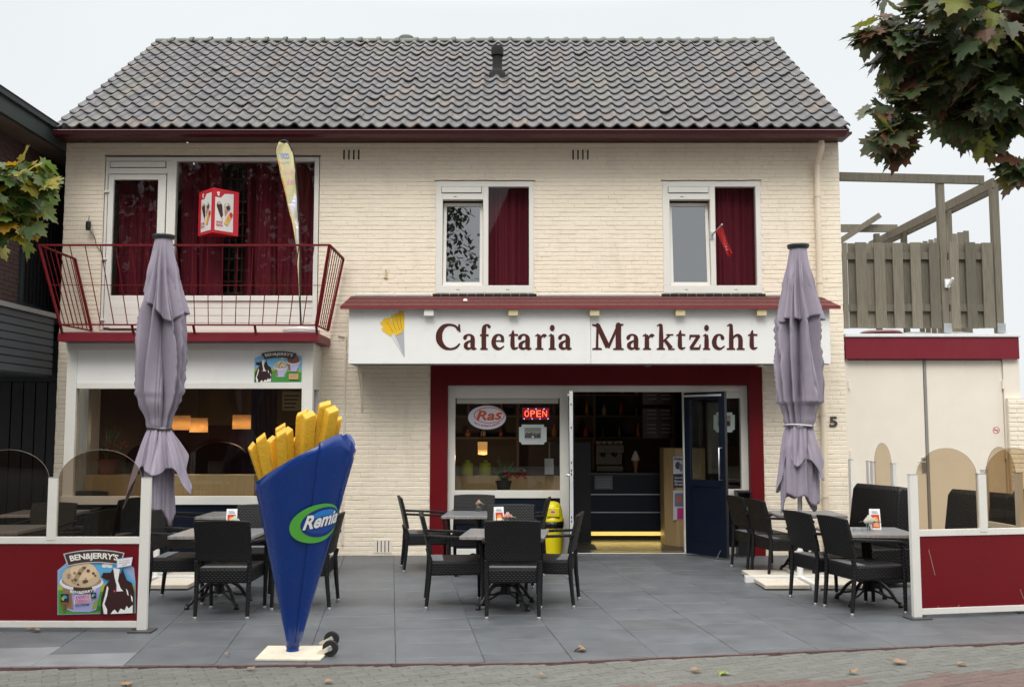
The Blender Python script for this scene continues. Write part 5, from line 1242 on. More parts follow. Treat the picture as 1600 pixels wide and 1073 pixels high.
# ---------------------------------------------------------------- giant cone of fries
cb = G(457, 1020); CBx, CBy = cb.x, cb.y
ct = thing('fries_cone_sign', 'giant blue paper cone of yellow fries on a wheeled base plate', 'advertising figure', (CBx, CBy, 0))
blue = mat('glossy_cone_blue', (.0004, .030, .20), .27, var=.1, vscale=3, coat=.15, spec=.35, dirt=.06, bump=.05, bscale=9)
def cone_r(z): return min(.045+.385*max(0, (z-.1))/1.55, .402)
def zwide(px, py): return W(px, py, CBy)
def cax(z): return CBx+.045*(z/1.6)
zl_ = W(395, 758, CBy)[1]; zr_ = W(536, 672, CBy)[1]
def ztop_c(th_):
    c_ = math.cos(th_); base = zl_+(zr_-zl_)*(c_*.5+.5); return base+(.0 if math.sin(th_) < 0 else .03*math.sin(th_))-.12*max(0, c_-.8)/.2
m = MB(); nth = 72; nvv = 24
def conef(u, v):
    th_ = 2*math.pi*u; zt_ = ztop_c(th_); z = .05+(zt_-.05)*v; r = cone_r(z)*1; 
    return (cax(z)+r*math.cos(th_), CBy+.9*r*math.sin(th_), z)
m.grid(conef, nth, nvv, closed=True); m.build('cone', blue, ct, smooth=True, solid=.016)
m = MB()     # wrapped flap ending in a pointed corner on the right
def flap(u, v):
    th_ = R(-62+72*u); zt_ = ztop_c(th_)+(.02 if u < .6 else .02-(u-.6)*.2); z = .09+(zt_-.09)*v; r = cone_r(z)*1+.014
    return (cax(z)+r*math.cos(th_), CBy+.9*r*math.sin(th_), z)
m.grid(flap, 20, 18); m.build('cone_flap', blue, ct, smooth=True, solid=.01)
m = MB(); m.lathe([(.05, .015), (.046, .05), (.045, .12)], (CBx, CBy, 0), 20); m.build('stem', blue, ct, autosm=40)
m = MB(); q = [G(398, 1033), G(500, 1033.5), G(522, 1012), G(418, 1012)]; m.hexa([(p.x, p.y, .003) for p in q]+[(p.x, p.y, .02) for p in q]); m.build('base_plate', mat('cream_plate', (.66, .60, .48), .6, var=.12, vscale=10, dirt=.3), ct, bevel=.003)
for px, py in ((518, 1003), (516, 1018)):
    p = G(px, py+7); cz_ = .062; w_ = MB(); w_.lathe([(.02, -.012), (.055, -.014), (.06, -.008), (.06, .008), (.055, .014), (.02, .012)], (p.x, p.y, cz_), 24, 'y'); wo = w_.build('wheel', rubber, ct, autosm=40)
    w_ = MB(); w_.lathe([(.018, -.03), (.018, .03)], (p.x, p.y, cz_), 12, 'y'); w_.build('axle', galv, wo, autosm=40)
    w_ = MB()
    for s_ in (-.02, .02): w_.bar((p.x+.012, p.y+s_, cz_+.01), (p.x-.09, p.y+s_, .018), .006, .034)
    w_.build('wheel_fork', MATS['cream_plate'], wo, bevel=.002)
fry = mat('fries_yellow', (.64, .36, .014), .6, var=.13, vscale=5, bump=.5, bscale=45); fryd = fry
def fryp(px, py, lx, dy, wd, yaw, tilt=0):
    wd *= .82; py -= 1
    z = None; Yf = CBy+dy; X_, Z_ = W(px, py, Yf); top = Vector((X_, Yf, Z_)); bot = Vector((cax(1.0)+lx*.9, CBy+dy*.5, 1.08))
    d_ = (top-bot).normalized(); m = MB(); a = Vector((math.cos(yaw), math.sin(yaw), 0)); a = (a-d_*a.dot(d_)).normalized(); b = d_.cross(a)
    vs = []
    for p, s_ in ((bot, 1), (top-d_*.02, 1), (top, .93)):
        for i, j in ((-1, -1), (1, -1), (1, 1), (-1, 1)): 
            q_ = p+a*(i*wd*s_/2)+b*(j*wd*s_/2)
            if p is not bot: q_ += d_*(i*.018+j*.012)
            vs.append(q_)
    m.add(vs, [(0, 1, 5, 4), (1, 2, 6, 5), (2, 3, 7, 6), (3, 0, 4, 7), (4, 5, 9, 8), (5, 6, 10, 9), (6, 7, 11, 10), (7, 4, 8, 11), (8, 9, 10, 11), (0, 3, 2, 1)])
    m.build('fry', fry, ct, bevel=.004)
for a in ((393, 697, -.2, -.12, .07, .5), (407, 684, -.17, -.16, .095, .2), (424, 686, -.15, .02, .08, .7), (439, 676, -.1, -.17, .09, .3), (438, 667, -.1, .02, .10, .2), (449, 673, -.05, -.14, .08, .9), (459, 687, -.02, -.02, .09, .3), (472, 645, .0, -.05, .10, .1), (483, 648, .04, -.17, .105, .6), (500, 650, .06, .05, .09, .4), (508, 631, .08, -.10, .105, .3), (519, 640, .13, -.16, .10, .7), (527, 655, .17, .0, .085, .2), (416, 700, -.12, .12, .08, .2), (455, 690, 0, .15, .08, .4), (490, 660, .1, .15, .08, .4)): fryp(*a)
# oval logo wrapped on the cone
zc_ = W(497, 817, CBy-.2)[1]; th0 = R(-49)
def cfn(u, v, l):
    z = zc_+v; r = cone_r(z)+.012*0+.016; th_ = th0+u/(r*1.0); rr = r*1+.012+l*3
    return Vector((cax(z)+rr*math.cos(th_), CBy+.9*rr*math.sin(th_), z))
d = Decal(cfn)
def dense(cx_, cy_, rx, ry, rot, col):
    # polar patch so that it bends with the cone
    d.l += .0006; n, k = 48, 7; vs = [d.fn(cx_, cy_, d.l)]; fs = []; rx *= .9; ry *= .95
    for j in range(1, k+1):
        for i in range(n):
            t = 2*math.pi*i/n; a, b = rx*j/k*math.cos(t), ry*j/k*math.sin(t); vs.append(d.fn(cx_+a*math.cos(rot)-b*math.sin(rot), cy_+a*math.sin(rot)+b*math.cos(rot), d.l))
    for i in range(n): fs.append((0, 1+i, 1+(i+1) % n))
    for j in range(k-1):
        for i in range(n): fs.append((1+j*n+i, 1+j*n+(i+1) % n, 1+(j+1)*n+(i+1) % n, 1+(j+1)*n+i))
    d.mb.add(vs, fs, d.mi(col))
SCL = .9; dense(0, 0, .235, .155, R(8), (.09, .42, .05)); dense(.035, .008, .19, .118, R(8), (.004, .03, .22)); dense(.04, .045, .13, .06, R(8), (.02, .22, .62)); dense(.04, -.01, .155, .07, R(8), (.006, .06, .33))
tf = lambda s_, dx_, dy_: (lambda u, v: (-.115+.30*u+dx_, -.050+.108*v+.045*u+dy_))
d.text('Remia', 0, 0, 1, 1, (.02, .03, .1), warp=tf(1, .006, -.008), bold=.05, shear=.2)
d.text('Remia', 0, 0, 1, 1, (.85, .85, .85), warp=tf(1, 0, 0), bold=.03, shear=.2)
d.build('logo', ct, 'green and blue oval logo lettered Remia')

# ---------------------------------------------------------------- bins
yel = mat('yellow_plastic', (.80, .66, .01), .35, var=.06, dirt=.06)
p = G(864, 872); bp = (p.x, p.y+.14, 0)
t = thing('litter_bin', 'bright yellow plastic litter bin with swing lid and black bag', 'bin', bp)
m = MB(); m.lathe([(.115, 0), (.125, .01), (.14, .35), (.142, .4), (.125, .405)], bp, 28); m.build('body', yel, t, autosm=40)
m = MB(); m.lathe([(.128, .38), (.15, .395), (.155, .43), (.15, .47), (.13, .48)], bp, 28); m.build('bag', mat('black_bag', (.01, .01, .01), .3, var=.3, vscale=40, bump=.8, bscale=30), t, autosm=60)
m = MB(); m.lathe([(.152, .475), (.154, .5), (.142, .515), (.122, .64), (.112, .685), (.085, .715), (.04, .732), (0, .735)], bp, 28); m.build('lid', yel, t, autosm=50)
m = MB(); m.box(bp[0]-.09, bp[0]+.09, bp[1]-.155, bp[1]-.135, .54, .66); m.build('flap', yel, t, bevel=.012)
d = Decal(lambda u, v, l: Vector((bp[0]-.04+.08*u, bp[1]-.156-l, .58+.05*v))); d.poly(ell(.5, .5, .5, .5), (.8, .7, .5)); d.poly(ell(.5, .5, .38, .3), (.6, .1, .05)); d.build('sticker', t)
p = G(1166, 870); x_, y_ = p.x, p.y+.12
t = thing('ash_bin', 'slim black pedestal ash bin by the right shop window', 'bin', (x_, y_, 0))
m = MB(); m.box(x_-.09, x_+.09, y_-.09, y_+.09, .02, .62); m.box(x_-.12, x_+.12, y_-.12, y_+.12, .0, .02); m.build('body', black_m, t, bevel=.005)
m = MB(); m.box(x_-.09, x_-.07, y_-.09, y_+.09, .62, .84); m.box(x_+.07, x_+.09, y_-.09, y_+.09, .62, .84); m.box(x_-.07, x_+.07, y_+.05, y_+.07, .62, .84); m.box(x_-.1, x_+.1, y_-.1, y_+.1, .84, .87); m.build('hood', black_m, t, bevel=.004)
m = MB(); m.box(x_-.069, x_+.069, y_-.07, y_+.049, .621, .65); m.build('tray', galv, t)
# ---------------------------------------------------------------- signs in the windows
SY_ = .135
def wsign(name, label, cat, px, py, build, Y=SY_):
    t = thing(name, label, cat, tuple(P(px, py, Y))); build(t); return t
def disc(m, pts, Y, th_, mi=0): m.prism(pts, 0, 1, lambda u, v, w_: Vector((W(u, v, Y)[0], Y-(th_ if w_ else 0), W(u, v, Y)[1])), mi)
def ras(t):
    m = MB(); disc(m, ell(761, 652, 30.5, 19.5, 40), SY_, .008); m.build('backing', mat('dark_rim', (.05, .02, .03), .4), t)
    d = Decal(wallmap(SY_-.008)); d.poly(ell(761, 652, 29.5, 18.6, 40), (.72, .70, .78)); d.poly(ell(764.5, 648.5, 24, 12.5, 36), (.5, .03, .02)); d.poly(ell(764.5, 648.5, 22.8, 11.5, 36), (.78, .75, .8))
    def wf(u, v): return (744+40*u, 655.5-15*v-2*u+1.5*math.sin(u*3))
    d.text('Ras', 0, 0, 1, 1, (.45, .02, .02), warp=lambda u, v: (wf(u, v)[0]+.8, wf(u, v)[1]+.7), bold=.012, shear=.25); d.text('Ras', 0, 0, 1, 1, (.75, .10, .03), warp=wf, bold=.012, shear=.25)
    d.text("da's andere patat", 0, 0, 1, 1, (.45, .03, .05), warp=lambda u, v: (741+40*u, 667.5-4.5*v-5.5*(2*u-1)**2*1+.0), bold=.02)
    d.build('printed_face', t)
wsign('oval_sign', 'white oval sign with red lettering in the left shop window', 'sign', 761, 671, ras)
def opn(t):
    m = MB(); disc(m, [(816, 637), (858, 637), (858, 655), (816, 655)], SY_, .02); m.build('backing', mat('sign_red_glow', (.06, .004, .005), .4, emit=(1, .02, .02), estr=.10), t)
    led = mat('red_led', (.6, .03, .02), .5, var=0, emit=(1, .09, .04), estr=2.2); bl = mat('blue_led', (.1, .1, .6), .5, var=0, emit=(.25, .3, 1), estr=2)
    m = MB(); f_ = wallmap(SY_-.0205); m.l = 0
    for i, ch in enumerate('OPEN'): text(m, ch, lambda u, v, i=i: f_(819.5+i*9.3+7.2*u, 651-10*v, .001), 0)
    m.build('letters', led, t)
    m = MB()
    for k in range(7):
        for yy in (638.8, 654):
            if (k+(yy > 640)) % 2: disc(m, ell(819+k*6.2, yy, .9, .9, 8), SY_-.0205, .003)
    m.build('led', bl, t)
wsign('open_sign', 'red glowing LED sign reading OPEN in the left shop window', 'sign', 837, 656, opn)
def notice(x0, y0, x1, y1, sepia):
    def f_(t):
        c = 4; m = MB(); pts = [(x0+c, y0), (x1-c, y0), (x1-c, y0+c), (x1, y0+c), (x1, y1-c), (x1-c, y1-c), (x1-c, y1), (x0+c, y1), (x0+c, y1-c), (x0, y1-c), (x0, y0+c), (x0+c, y0+c)]
        disc(m, pts, SY_, .006); m.build('mount', mat('mint_card', (.55, .63, .60), .6), t)
        d = Decal(wallmap(SY_-.006)); w_, h = x1-x0, y1-y0; ax_, bx_, ay, by = x0+w_*.2, x1-w_*.2, y0+h*.16, y0+h*.72
        d.rect(x0+2.5, by+1.5, x1-2.5, y1-2.5, (.55, .58, .62)); d.rect(ax_, by, bx_, ay, (.3, .27, .2) if sepia else (.25, .25, .25)); r2 = random.Random(int(x0))
        for k in range(12): x = ax_+1+(bx_-ax_-2)*k/12; d.rect(x, by-1, x+1.4, by-(by-ay)*r2.uniform(.35, .6), (.03, .03, .03)); d.poly(ell(x+.7, by-(by-ay)*.62, .7, .9, 8), (.5, .45, .4))
        d.rect(ax_, by-.2, bx_, by-1.2, (.5, .5, .48)); d.poly(ell((ax_+bx_)/2, by-3, 2, 1.6, 12), (.7, .7, .7)); d.build('photograph', t)
    return f_
wsign('framed_photo', 'mint framed group photograph under the OPEN sign', 'picture', 833, 694, notice(811, 663, 854, 694, 0))
wsign('framed_photo', 'mint framed photograph in the right side window behind the open door', 'picture', 1133, 674, notice(1115, 644, 1148, 675, 1))
# three sided ice cream light box in front of the balcony window
def icebox():
    Yc = -.34; a = P(332, 328, Yc); zt_, zb_ = a.z+.31, a.z-.31; l = Vector((WX(309.5, 330, -.06), -.05, 0)); r = Vector((WX(373, 330, -.06), -.05, 0)); c = Vector((a.x, Yc, 0)); k = Vector(((l.x+r.x)/2+.02, -.0125, 0))
    t = thing('ice_cream_sign', 'red and white angular ice cream sign in front of the balcony window', 'sign', (c.x, c.y, zb_))
    m = MB(); q = [l, c, r, k]; m.hexa([(p.x, p.y, zb_) for p in q]+[(p.x, p.y, zt_) for p in q]); m.build('case', mat('bright_red_plastic', (.55, .008, .02), .3, var=.04), t, bevel=.006)
    for (p0, p1, s_) in ((l, c, 0), (c, r, 1)):
        dv_ = p1-p0; n_ = Vector((dv_.y, -dv_.x, 0)).normalized(); n_ = n_ if n_.y < 0 else -n_
        def fn(u, v, lft): return p0+dv_*u+n_*(lft*2+.001)+Vector((0, 0, zb_+(zt_-zb_)*v))
        d = Decal(fn); i, j = (.22, .93) if s_ == 0 else (.09, .78)
        d.poly([(i, .07), (j, .07), (j, .93 if s_ else .9), (i+(j-i)*.5, .9), (i+(j-i)*.3, .8), (i, .8)], (.78, .75, .74))
        X_ = lambda u: i+(j-i)*u
        d.poly(ell(X_(.13), .9, .035, .025, 12), (.8, .78, .78)); d.poly(ell(X_(.2), .91, .03, .02, 12), (.8, .78, .78)); d.poly(ell(X_(.17), .86, .04, .03, 12), (.8, .78, .78))
        d.poly([(X_(a_), b_) for a_, b_ in ((.3, .38), (.36, .36), (.44, .42), (.38, .64), (.24, .72), (.1, .68), (.08, .6))], (.05, .015, .01)); d.poly(ell(X_(.2), .68, .07*(j-i)+.02, .035, 14), (.6, .45, .35)); d.rect(X_(.37), .3, X_(.41), .38, (.5, .35, .2))
        d.poly(ell(X_(.66), .62, .2*(j-i), .09, 16), (.55, .5, .42)); d.poly(ell(X_(.7), .6, .11*(j-i), .06, 14), (.05, .03, .02)); d.poly([(X_(.5), .55), (X_(.72), .53), (X_(.55), .4)], (.5, .25, .15)); d.poly(ell(X_(.62), .66, .07*(j-i), .03, 12), (.8, .72, .65))
        d.poly([(X_(a_), b_) for a_, b_ in ((.85, .52), (.97, .48), (.95, .42), (.75, .3), (.62, .36))], (.6, .03, .03)); d.poly([(X_(a_), b_) for a_, b_ in ((.75, .46), (.86, .38), (.68, .2), (.5, .26))], (.75, .38, .05)); d.poly([(X_(a_), b_) for a_, b_ in ((.6, .33), (.72, .27), (.66, .2), (.5, .24))], (.75, .5, .1))
        for s__, y_ in (('LEKKER', .235), ('GENIETEN', .165)): d.text(s__, X_(.06), y_, X_(.42), y_+.045, (.55, .02, .04), bold=.03)
        d.build('printed_face', t)
icebox()
# teardrop flag on the balcony
FYY = -.55
t = thing('teardrop_flag', 'tall yellow and white teardrop flag on a dark pole standing on the balcony', 'flag', (WX(471, 512, FYY), FYY, sz1+.01))
fo = crom([(437, 222), (443, 219.5), (450, 223), (457, 238), (461, 262), (464.5, 300), (466.5, 340), (467.5, 380), (468, 420), (468.5, 466)], 4)
fl_ = crom([(468.5, 466), (466.5, 440), (464, 410), (463, 385), (457, 350), (450, 322), (441, 285), (434.5, 255), (432, 236), (437, 222)], 4)
def fP(u, v): x_, z_ = W(u, v, FYY); return Vector((x_, FYY, z_))
def curve_at(tab, y):
    for p, q in zip(tab, tab[1:]):
        lo, hi = min(p[1], q[1]), max(p[1], q[1])
        if lo <= y <= hi and hi > lo: return p[0]+(q[0]-p[0])*(y-p[1])/(q[1]-p[1])
    return tab[-1][0]
fo2 = [p for p in fo if p[1] >= 219.5][4:]; fl2 = fl_[::-1]
def flagpt(u, y):
    r_ = curve_at(fo2, y); l_ = curve_at(fl2, y) if y > 222 else r_; p = fP(l_+(r_-l_)*u, y); p.y += .02*math.sin(u*5+y*.05)+.01*math.sin(y*.13+u*9); return p
m = MB(); m.grid(lambda u, v: flagpt(u, 223+(466-223)*v), 9, 60)
m.build('flag_cloth', mat('pale_yellow_cloth', (.78, .73, .42), .7, var=.05, trans=.3), t, smooth=True, solid=.002)
d = Decal(lambda u, v, l: flagpt(u, v)-Vector((0, .001+l, 0)))
def fband(u0, u1, y0, y1, col, n=14):
    d.l += .0003
    for k in range(n):
        ya, yb = y0+(y1-y0)*k/n, y0+(y1-y0)*(k+1)/n; 
        f0 = u0(ya) if callable(u0) else u0; f1 = u1(ya) if callable(u1) else u1; g0 = u0(yb) if callable(u0) else u0; g1 = u1(yb) if callable(u1) else u1
        d.mb.add([d.fn(f0, ya, d.l), d.fn(f1, ya, d.l), d.fn(g1, yb, d.l), d.fn(g0, yb, d.l)], [(0, 1, 2, 3)], d.mi(col))
fband(.02, .1, 250, 460, (.75, .25, .05)); fband(.9, .98, 300, 460, (.7, .68, .5))
fband(lambda y: .25+.15*math.sin((y-330)*.08), lambda y: .8-.12*math.cos(y*.13), 302, 392, (.72, .70, .78))
fband(lambda y: .4+.1*math.sin(y*.2), lambda y: .55+.1*math.sin(y*.2), 310, 388, (.6, .57, .68)); fband(lambda y: .6+.1*math.sin(y*.17), lambda y: .7+.1*math.sin(y*.17), 306, 388, (.6, .57, .68))
d.text('YSCO', 0, 0, 1, 1, (.25, .3, .6), warp=lambda u, v: (.15+.6*u, 247-9*v+2*u), bold=.06)
d.text('Heerlijk', 0, 0, 1, 1, (.4, .45, .65), warp=lambda u, v: (.12+.62*u, 257-5*v), bold=.02); d.text('Softijs', 0, 0, 1, 1, (.8, .45, .5), warp=lambda u, v: (.22+.65*u, 275-9*v-1.5*u), bold=.02); d.text('Lekker', 0, 0, 1, 1, (.8, .4, .5), warp=lambda u, v: (.25+.6*u, 290-10*v-2*u), bold=.02)
d.build('printed_pattern', t)
m = MB(); pl = [fP(a, b) for a, b in fo]; pts = [fP(432, 245), fP(431, 232)]+pl+[fP(469.5, 490), fP(470.5, 512)]; rs = [.005]*2+[.012]*len(pl)+[.012, .014]; m.tube(pts, rs, 8); m.build('pole', black_m, t, autosm=50)
m = MB(); x_ = WX(471, 514, FYY); m.lathe([(.20, 0), (.235, .01), (.24, .05), (.2, .075), (.05, .08), (.03, .12)], (x_, FYY, sz1+.013), 28); m.build('base', mat('white_ring_base', (.62, .63, .61), .4, dirt=.1), t, autosm=40)
# little red flag on the window mullion
FZ = -.03; p = P(1112, 368, -.012)
t = thing('small_flag', 'small faded red flag on a bracket beside the right upper window pane', 'flag', tuple(p))
m = MB(); m.box(p.x-.02, p.x+.02, -.03, -.0125, p.z-.05, p.z+.05); m.tube([(p.x, -.03, p.z), P(1128, 351, -.3)], .011, 8); m.lathe([(.0, .018), (.013, .01), (.013, -.01), (0, -.018)], P(1128, 351, -.3), 10); m.build('bracket', galv, t, autosm=40)
q0_, q1_ = P(1118, 359, -.16), P(1128, 352, -.29)
def ff(u, v): b = q0_.lerp(q1_, u); e = P(1137+8*u, 402-4*u, -.2-.05*u); p = b.lerp(e, v); p.y += .035*math.sin(u*7+v*4)*v; p.x += .015*math.sin(u*9+v*3)*v; return p
m = MB(); m.grid(ff, 14, 14); m.build('flag_cloth', mat('red_cloth', (.62, .03, .04), .7, trans=.2), t, smooth=True, solid=.002)
d = Decal(lambda u, v, l: ff(u, v)-Vector((0, .002+l, 0)))
for k in range(5): a = .35+.1*k; d.poly([(.3+.06*(k % 2), a), (.7, a+.01), (.68, a+.045), (.32, a+.04)], (.75, .35, .35))
d.build('printed_pattern', t)

# ---------------------------------------------------------------- inside the cafe
shade_m = mat('lit_lampshade', (.8, .62, .38), .8, var=.05, emit=(1.0, .58, .24), estr=.10, trans=.35)
for i, (l, t_, r, b, Y) in enumerate(((268, 649, 297, 671.5, 2.0), (297, 653, 324, 675, 2.4), (364, 648, 393, 670, 2.0), (394, 651, 413, 669.5, 2.9))):
    x0_, z1_ = W(l, t_, Y); x1_, z0_ = W(r, b, Y); cx_ = (x0_+x1_)/2; rr = (x1_-x0_)/2
    t = thing('pendant_lamp', ('left of the two lit drum lampshades behind the lilac parasol side', 'lower drum lampshade, second from the left in the bay window', 'biggest right hand drum lampshade in the bay window', 'rightmost and smallest lit drum lampshade in the bay window')[i], 'lamp', (cx_, Y, z0_), 0, 'lit pendant lamps in the bay window')
    m = MB(); m.lathe([(rr, z0_), (rr*.97, z1_)], (cx_, Y, 0), 28, cap=False); m.build('lamp_shade', shade_m, t, smooth=True, solid=.004)
    m = MB(); m.tube([(cx_, Y, z1_-.02), (cx_, Y, 2.66)], .006, 6); m.bar((cx_-rr, Y, z1_-.02), (cx_+rr, Y, z1_-.02), .006, .006); m.build('cord', black_m, t)
    bl_ = bpy.data.lights.new('bulb_light', 'POINT'); bl_.energy = 6; bl_.color = (1, .72, .42); bl_.shadow_soft_size = .08; bo_ = bpy.data.objects.new('bulb_light', bl_); C.objects.link(bo_); bo_.parent = t; bo_.location = (0, 0, .02)
# warm lamp and neighbouring bits seen through the left shop window
x_, z_ = W(754, 700, 2.2); t = thing('pendant_lamp', 'small warm cylinder lamp glowing deep inside the left shop window', 'lamp', (x_, 2.2, z_-.1))
m = MB(); m.lathe([(.07, z_-.1), (.075, z_+.1)], (x_, 2.2, 0), 20, cap=False); m.build('lamp_shade', mat('amber_shade', (.8, .5, .2), .7, emit=(1, .5, .15), estr=.35), t, smooth=True, solid=.004)
m = MB(); m.tube([(x_, 2.2, z_+.1), (x_, 2.2, 2.66)], .006, 6); m.build('cord', black_m, t)
bl_ = bpy.data.lights.new('bulb_light', 'POINT'); bl_.energy = 14; bl_.color = (1, .68, .38); bl_.shadow_soft_size = .08; bo_ = bpy.data.objects.new('bulb_light', bl_); C.objects.link(bo_); bo_.parent = t; bo_.location = (0, 0, -.05)
def blk(name, label, cat, mt, boxes, bevel=.004): 
    m = MB()
    for b in boxes: m.box(*b)
    return tag(m.build(name, mt, None, bevel=bevel), label, cat)
Y = -.36; blk('low_partition', 'light wood partition ledge low behind the bay window', 'partition', woodp, [(WX(130, 750, Y), WX(397, 750, Y), Y, Y+.3, gz0b-.018, WZ(742, Y))])
vel2 = mat('dark_red_upholstery', (.055, .007, .010), .7, var=.15)
for i, (px, lb) in enumerate(((240, 'dark red arched booth bench farthest left behind the bay window'), (342, 'dark red arched booth bench in the middle of the bay window'), (425, 'dark red arched booth bench at the right of the bay window'))):
    Y = 1.5; xc = WX(px, 710, Y); m = MB(); pl = [(xc-.42, .03), (xc+.42, .03)]+[(xc+.42*math.cos(math.pi*k/16), WZ(712, Y)-.05+.26*math.sin(math.pi*k/16)) for k in range(17)]
    m.prism(pl, Y, Y+.12, lambda u, v, w_: (u, w_, v)); m.box(xc-.4, xc+.4, Y-.4, Y-.001, .1, .48); tag(m.build('booth_bench', vel2, None, bevel=.01), lb, 'bench', 'dark red booths inside the cafe')
blk('wall_panel', 'dark red panel on the back wall inside the bay room', 'wall panel', vel2, [(-6.0, -1.4, 4.14, 4.19, .03, 1.75)])
# dark drape at the right of the bay window
m = MB(); Y = .15; m.grid(lambda a, b: (WX(392, 640, Y)+.36*a, Y+.03*math.sin(a*34+b), WZ(725, Y)+(WZ(600, Y)-WZ(725, Y))*b), 60, 4); tag(m.build('drape', mat('plum_drape', (.03, .016, .026), .9), None, smooth=True), 'dark plum drape hanging at the right of the bay window', 'curtain')
m = MB(); Y = .12; m.box(WX(441, 630, Y), WX(470, 630, Y), Y, Y+.01, WZ(641, Y), WZ(612, Y)); o = tag(m.build('paper_notice', mat('tan_paper', (.45, .33, .17), .8), None), 'small tan paper notice in the upper right of the bay window', 'notice')
for k in range(4):
    m = MB(); z_ = WZ(618+k*6, Y); m.box(WX(444, 630, Y), WX(467-k*2, 630, Y), Y-.002, Y-.0005, z_-.012, z_+.008); m.build('text_line', mat('ink', (.06, .04, .03), .8), o)
leafg = mat('houseplant_leaf', (.035, .09, .03), .5, var=.4, vscale=8, trans=.2)
def plant(label, x, y, z, h, wd, potr, poth, potm, n, seed, bloom=None):
    t = thing('potted_plant', label, 'plant', (x, y, z)); r2 = random.Random(seed)
    m = MB(); m.lathe([(potr*.7, z), (potr, z+poth), (potr*1.06, z+poth), (potr*1.06, z+poth-.02), (potr*.9, z+poth-.02)], (x, y, 0), 24); m.build('pot', potm, t, autosm=40)
    s = MB(); l = MB()
    for k in range(n):
        a = r2.uniform(0, 6.28); R_ = wd*r2.uniform(.2, 1); top = Vector((x+R_*math.cos(a), y+.6*R_*math.sin(a), z+poth+h*r2.uniform(.35, 1)*(1.1-R_/wd*.4))); b = Vector((x, y, z+poth-.02)); mid = b.lerp(top, .5)+Vector((0, 0, h*.12))
        s.tube([b, mid, top], [.005, .004, .002], 5)
        for j in range(9):
            q = (b.lerp(mid, j/4) if j < 4 else mid.lerp(top, (j-4)/4)); 
            if j < 2: continue
            a2 = r2.uniform(0, 6.28); el = r2.uniform(-.4, .7); dv = Vector((math.cos(a2)*math.cos(el), math.sin(a2)*math.cos(el), math.sin(el))); sd = dv.cross(Vector((0, 0, 1))).normalized(); ls = r2.uniform(.035, .07)
            l.add([q, q+dv*ls*.45+sd*ls*.24, q+dv*ls-Vector((0, 0, ls*.25)), q+dv*ls*.45-sd*ls*.24], [(0, 1, 2, 3)])
    s.build('stems', waterg, t); l.build('foliage', leafg, t)
    if bloom:
        m = MB()
        for k in range(10): c_ = Vector((x+r2.uniform(.0, wd), y-.05, z+poth+h*r2.uniform(.1, .45))); m.lathe([(0, -.02), (.022, -.01), (.026, .01), (0, .02)], c_, 8)
        m.build('blossom', bloom, t)
Y = -.21; p = P(160, 742, -.36)
plant('red-brown potted plant on the sill of the bay window, seen behind the screen', p.x, Y, p.z+.002, .52, .26, .13, .2, mat('terracotta', (.19, .05, .03), .6), 16, 4, mat('red_bloom', (.14, .012, .015), .6))
Y = .36; zc = WZ(768, Y)
plant('leafy green plant in a dark pot in the left shop window', WX(787, 750, Y), Y, zc-.02, .34, .32, .11, .17, mat('dark_pot', (.02, .02, .022), .4), 26, 9, mat('dark_red_bloom', (.25, .02, .03), .6))
ctr = blk('window_counter', 'light wood counter running behind the left shop window', 'counter', woodp, [(sx(708), sx(880), .2, .75, .03, zc-.03), (sx(708), sx(880), .76, .8, .03, WZ(743, .76)), ])
Y = .95
for i, px in enumerate((730, 758)):
    x_, z_ = W(px, 733, Y); m = MB(); m.lathe([(.085, -.10), (.09, .0), (.08, .09), (.04, .1), (.04, .13), (0, .135)], (x_, Y, z_), 16); m.box(x_-.03, x_+.03, Y-.1, Y-.085, z_-.05, z_+.06); tag(m.build('sauce_tub', mat('olive_yellow', (.42, .45, .03), .5), None, autosm=40), ('left yellow sauce tub behind the left shop window', 'right yellow sauce tub behind the left shop window')[i], 'tub', 'yellow sauce tubs in the shop window')
blk('till_screen', 'pale tilted till screen at the right of the left shop window', 'screen', mat('pale_grey_plastic', (.4, .42, .44), .5), [(WX(851, 735, .7), WX(865, 735, .7), .66, .7, WZ(741, .7), WZ(716, .7))], .006)
shelf_m = mat('dark_shelf', (.07, .05, .035), .6, var=.2)
# shelves with jars behind both openings
botm = [mat('jar_%d' % i, c, .25, var=.1) for i, c in enumerate(((.30, .12, .03), (.10, .16, .05), (.35, .30, .20), (.22, .04, .03), (.12, .10, .09)))]
sh_ = thing('wall_shelf', 'dark wall shelves with bottles behind the counter', 'shelf', (1.6, 3.3, 1.0))
for k, zz in enumerate((1.55, 1.92, 2.28)): one('shelf_board', shelf_m, sh_, (-1.2, 2.75, 3.32, 3.59, zz-.03, zz))
for x_ in (-1.2, .1, 1.4, 2.75): one('upright', shelf_m, sh_, (x_-.02, x_+.02, 3.3, 3.599, 1.0, 2.5))
kk = 0
for zz in (1.55, 1.92, 2.28):
    for j in range(13):
        x_ = -1.05+j*.29+rnd.uniform(-.04, .04); h = rnd.uniform(.1, .24); r_ = rnd.uniform(.025, .05); m = MB(); m.lathe([(r_, 0), (r_, h*.6), (r_*.45, h*.78), (r_*.45, h), (0, h)], (x_, 3.42, zz+.0005), 10)
        nm_ = ('green', 'brown', 'cream', 'red', 'dark')[kk % 5]
        tag(m.build('bottle', botm[(1, 0, 2, 3, 4)[kk % 5]], None, autosm=40), 'small %s bottle or jar standing on the dark shelves inside' % nm_, 'bottle', '%s bottles on the inside shelves' % nm_); kk += 1
ct_ = thing('serving_counter', 'navy serving counter with a yellow light strip along its foot', 'counter', (1.8, 1.9, 0))
Y = 1.55; cxl, cxr = WX(921, 800, Y), WX(1036, 800, Y)
one('body', navy, ct_, (cxl, cxr+.05, Y, Y+.6, .16, WZ(742, Y)))
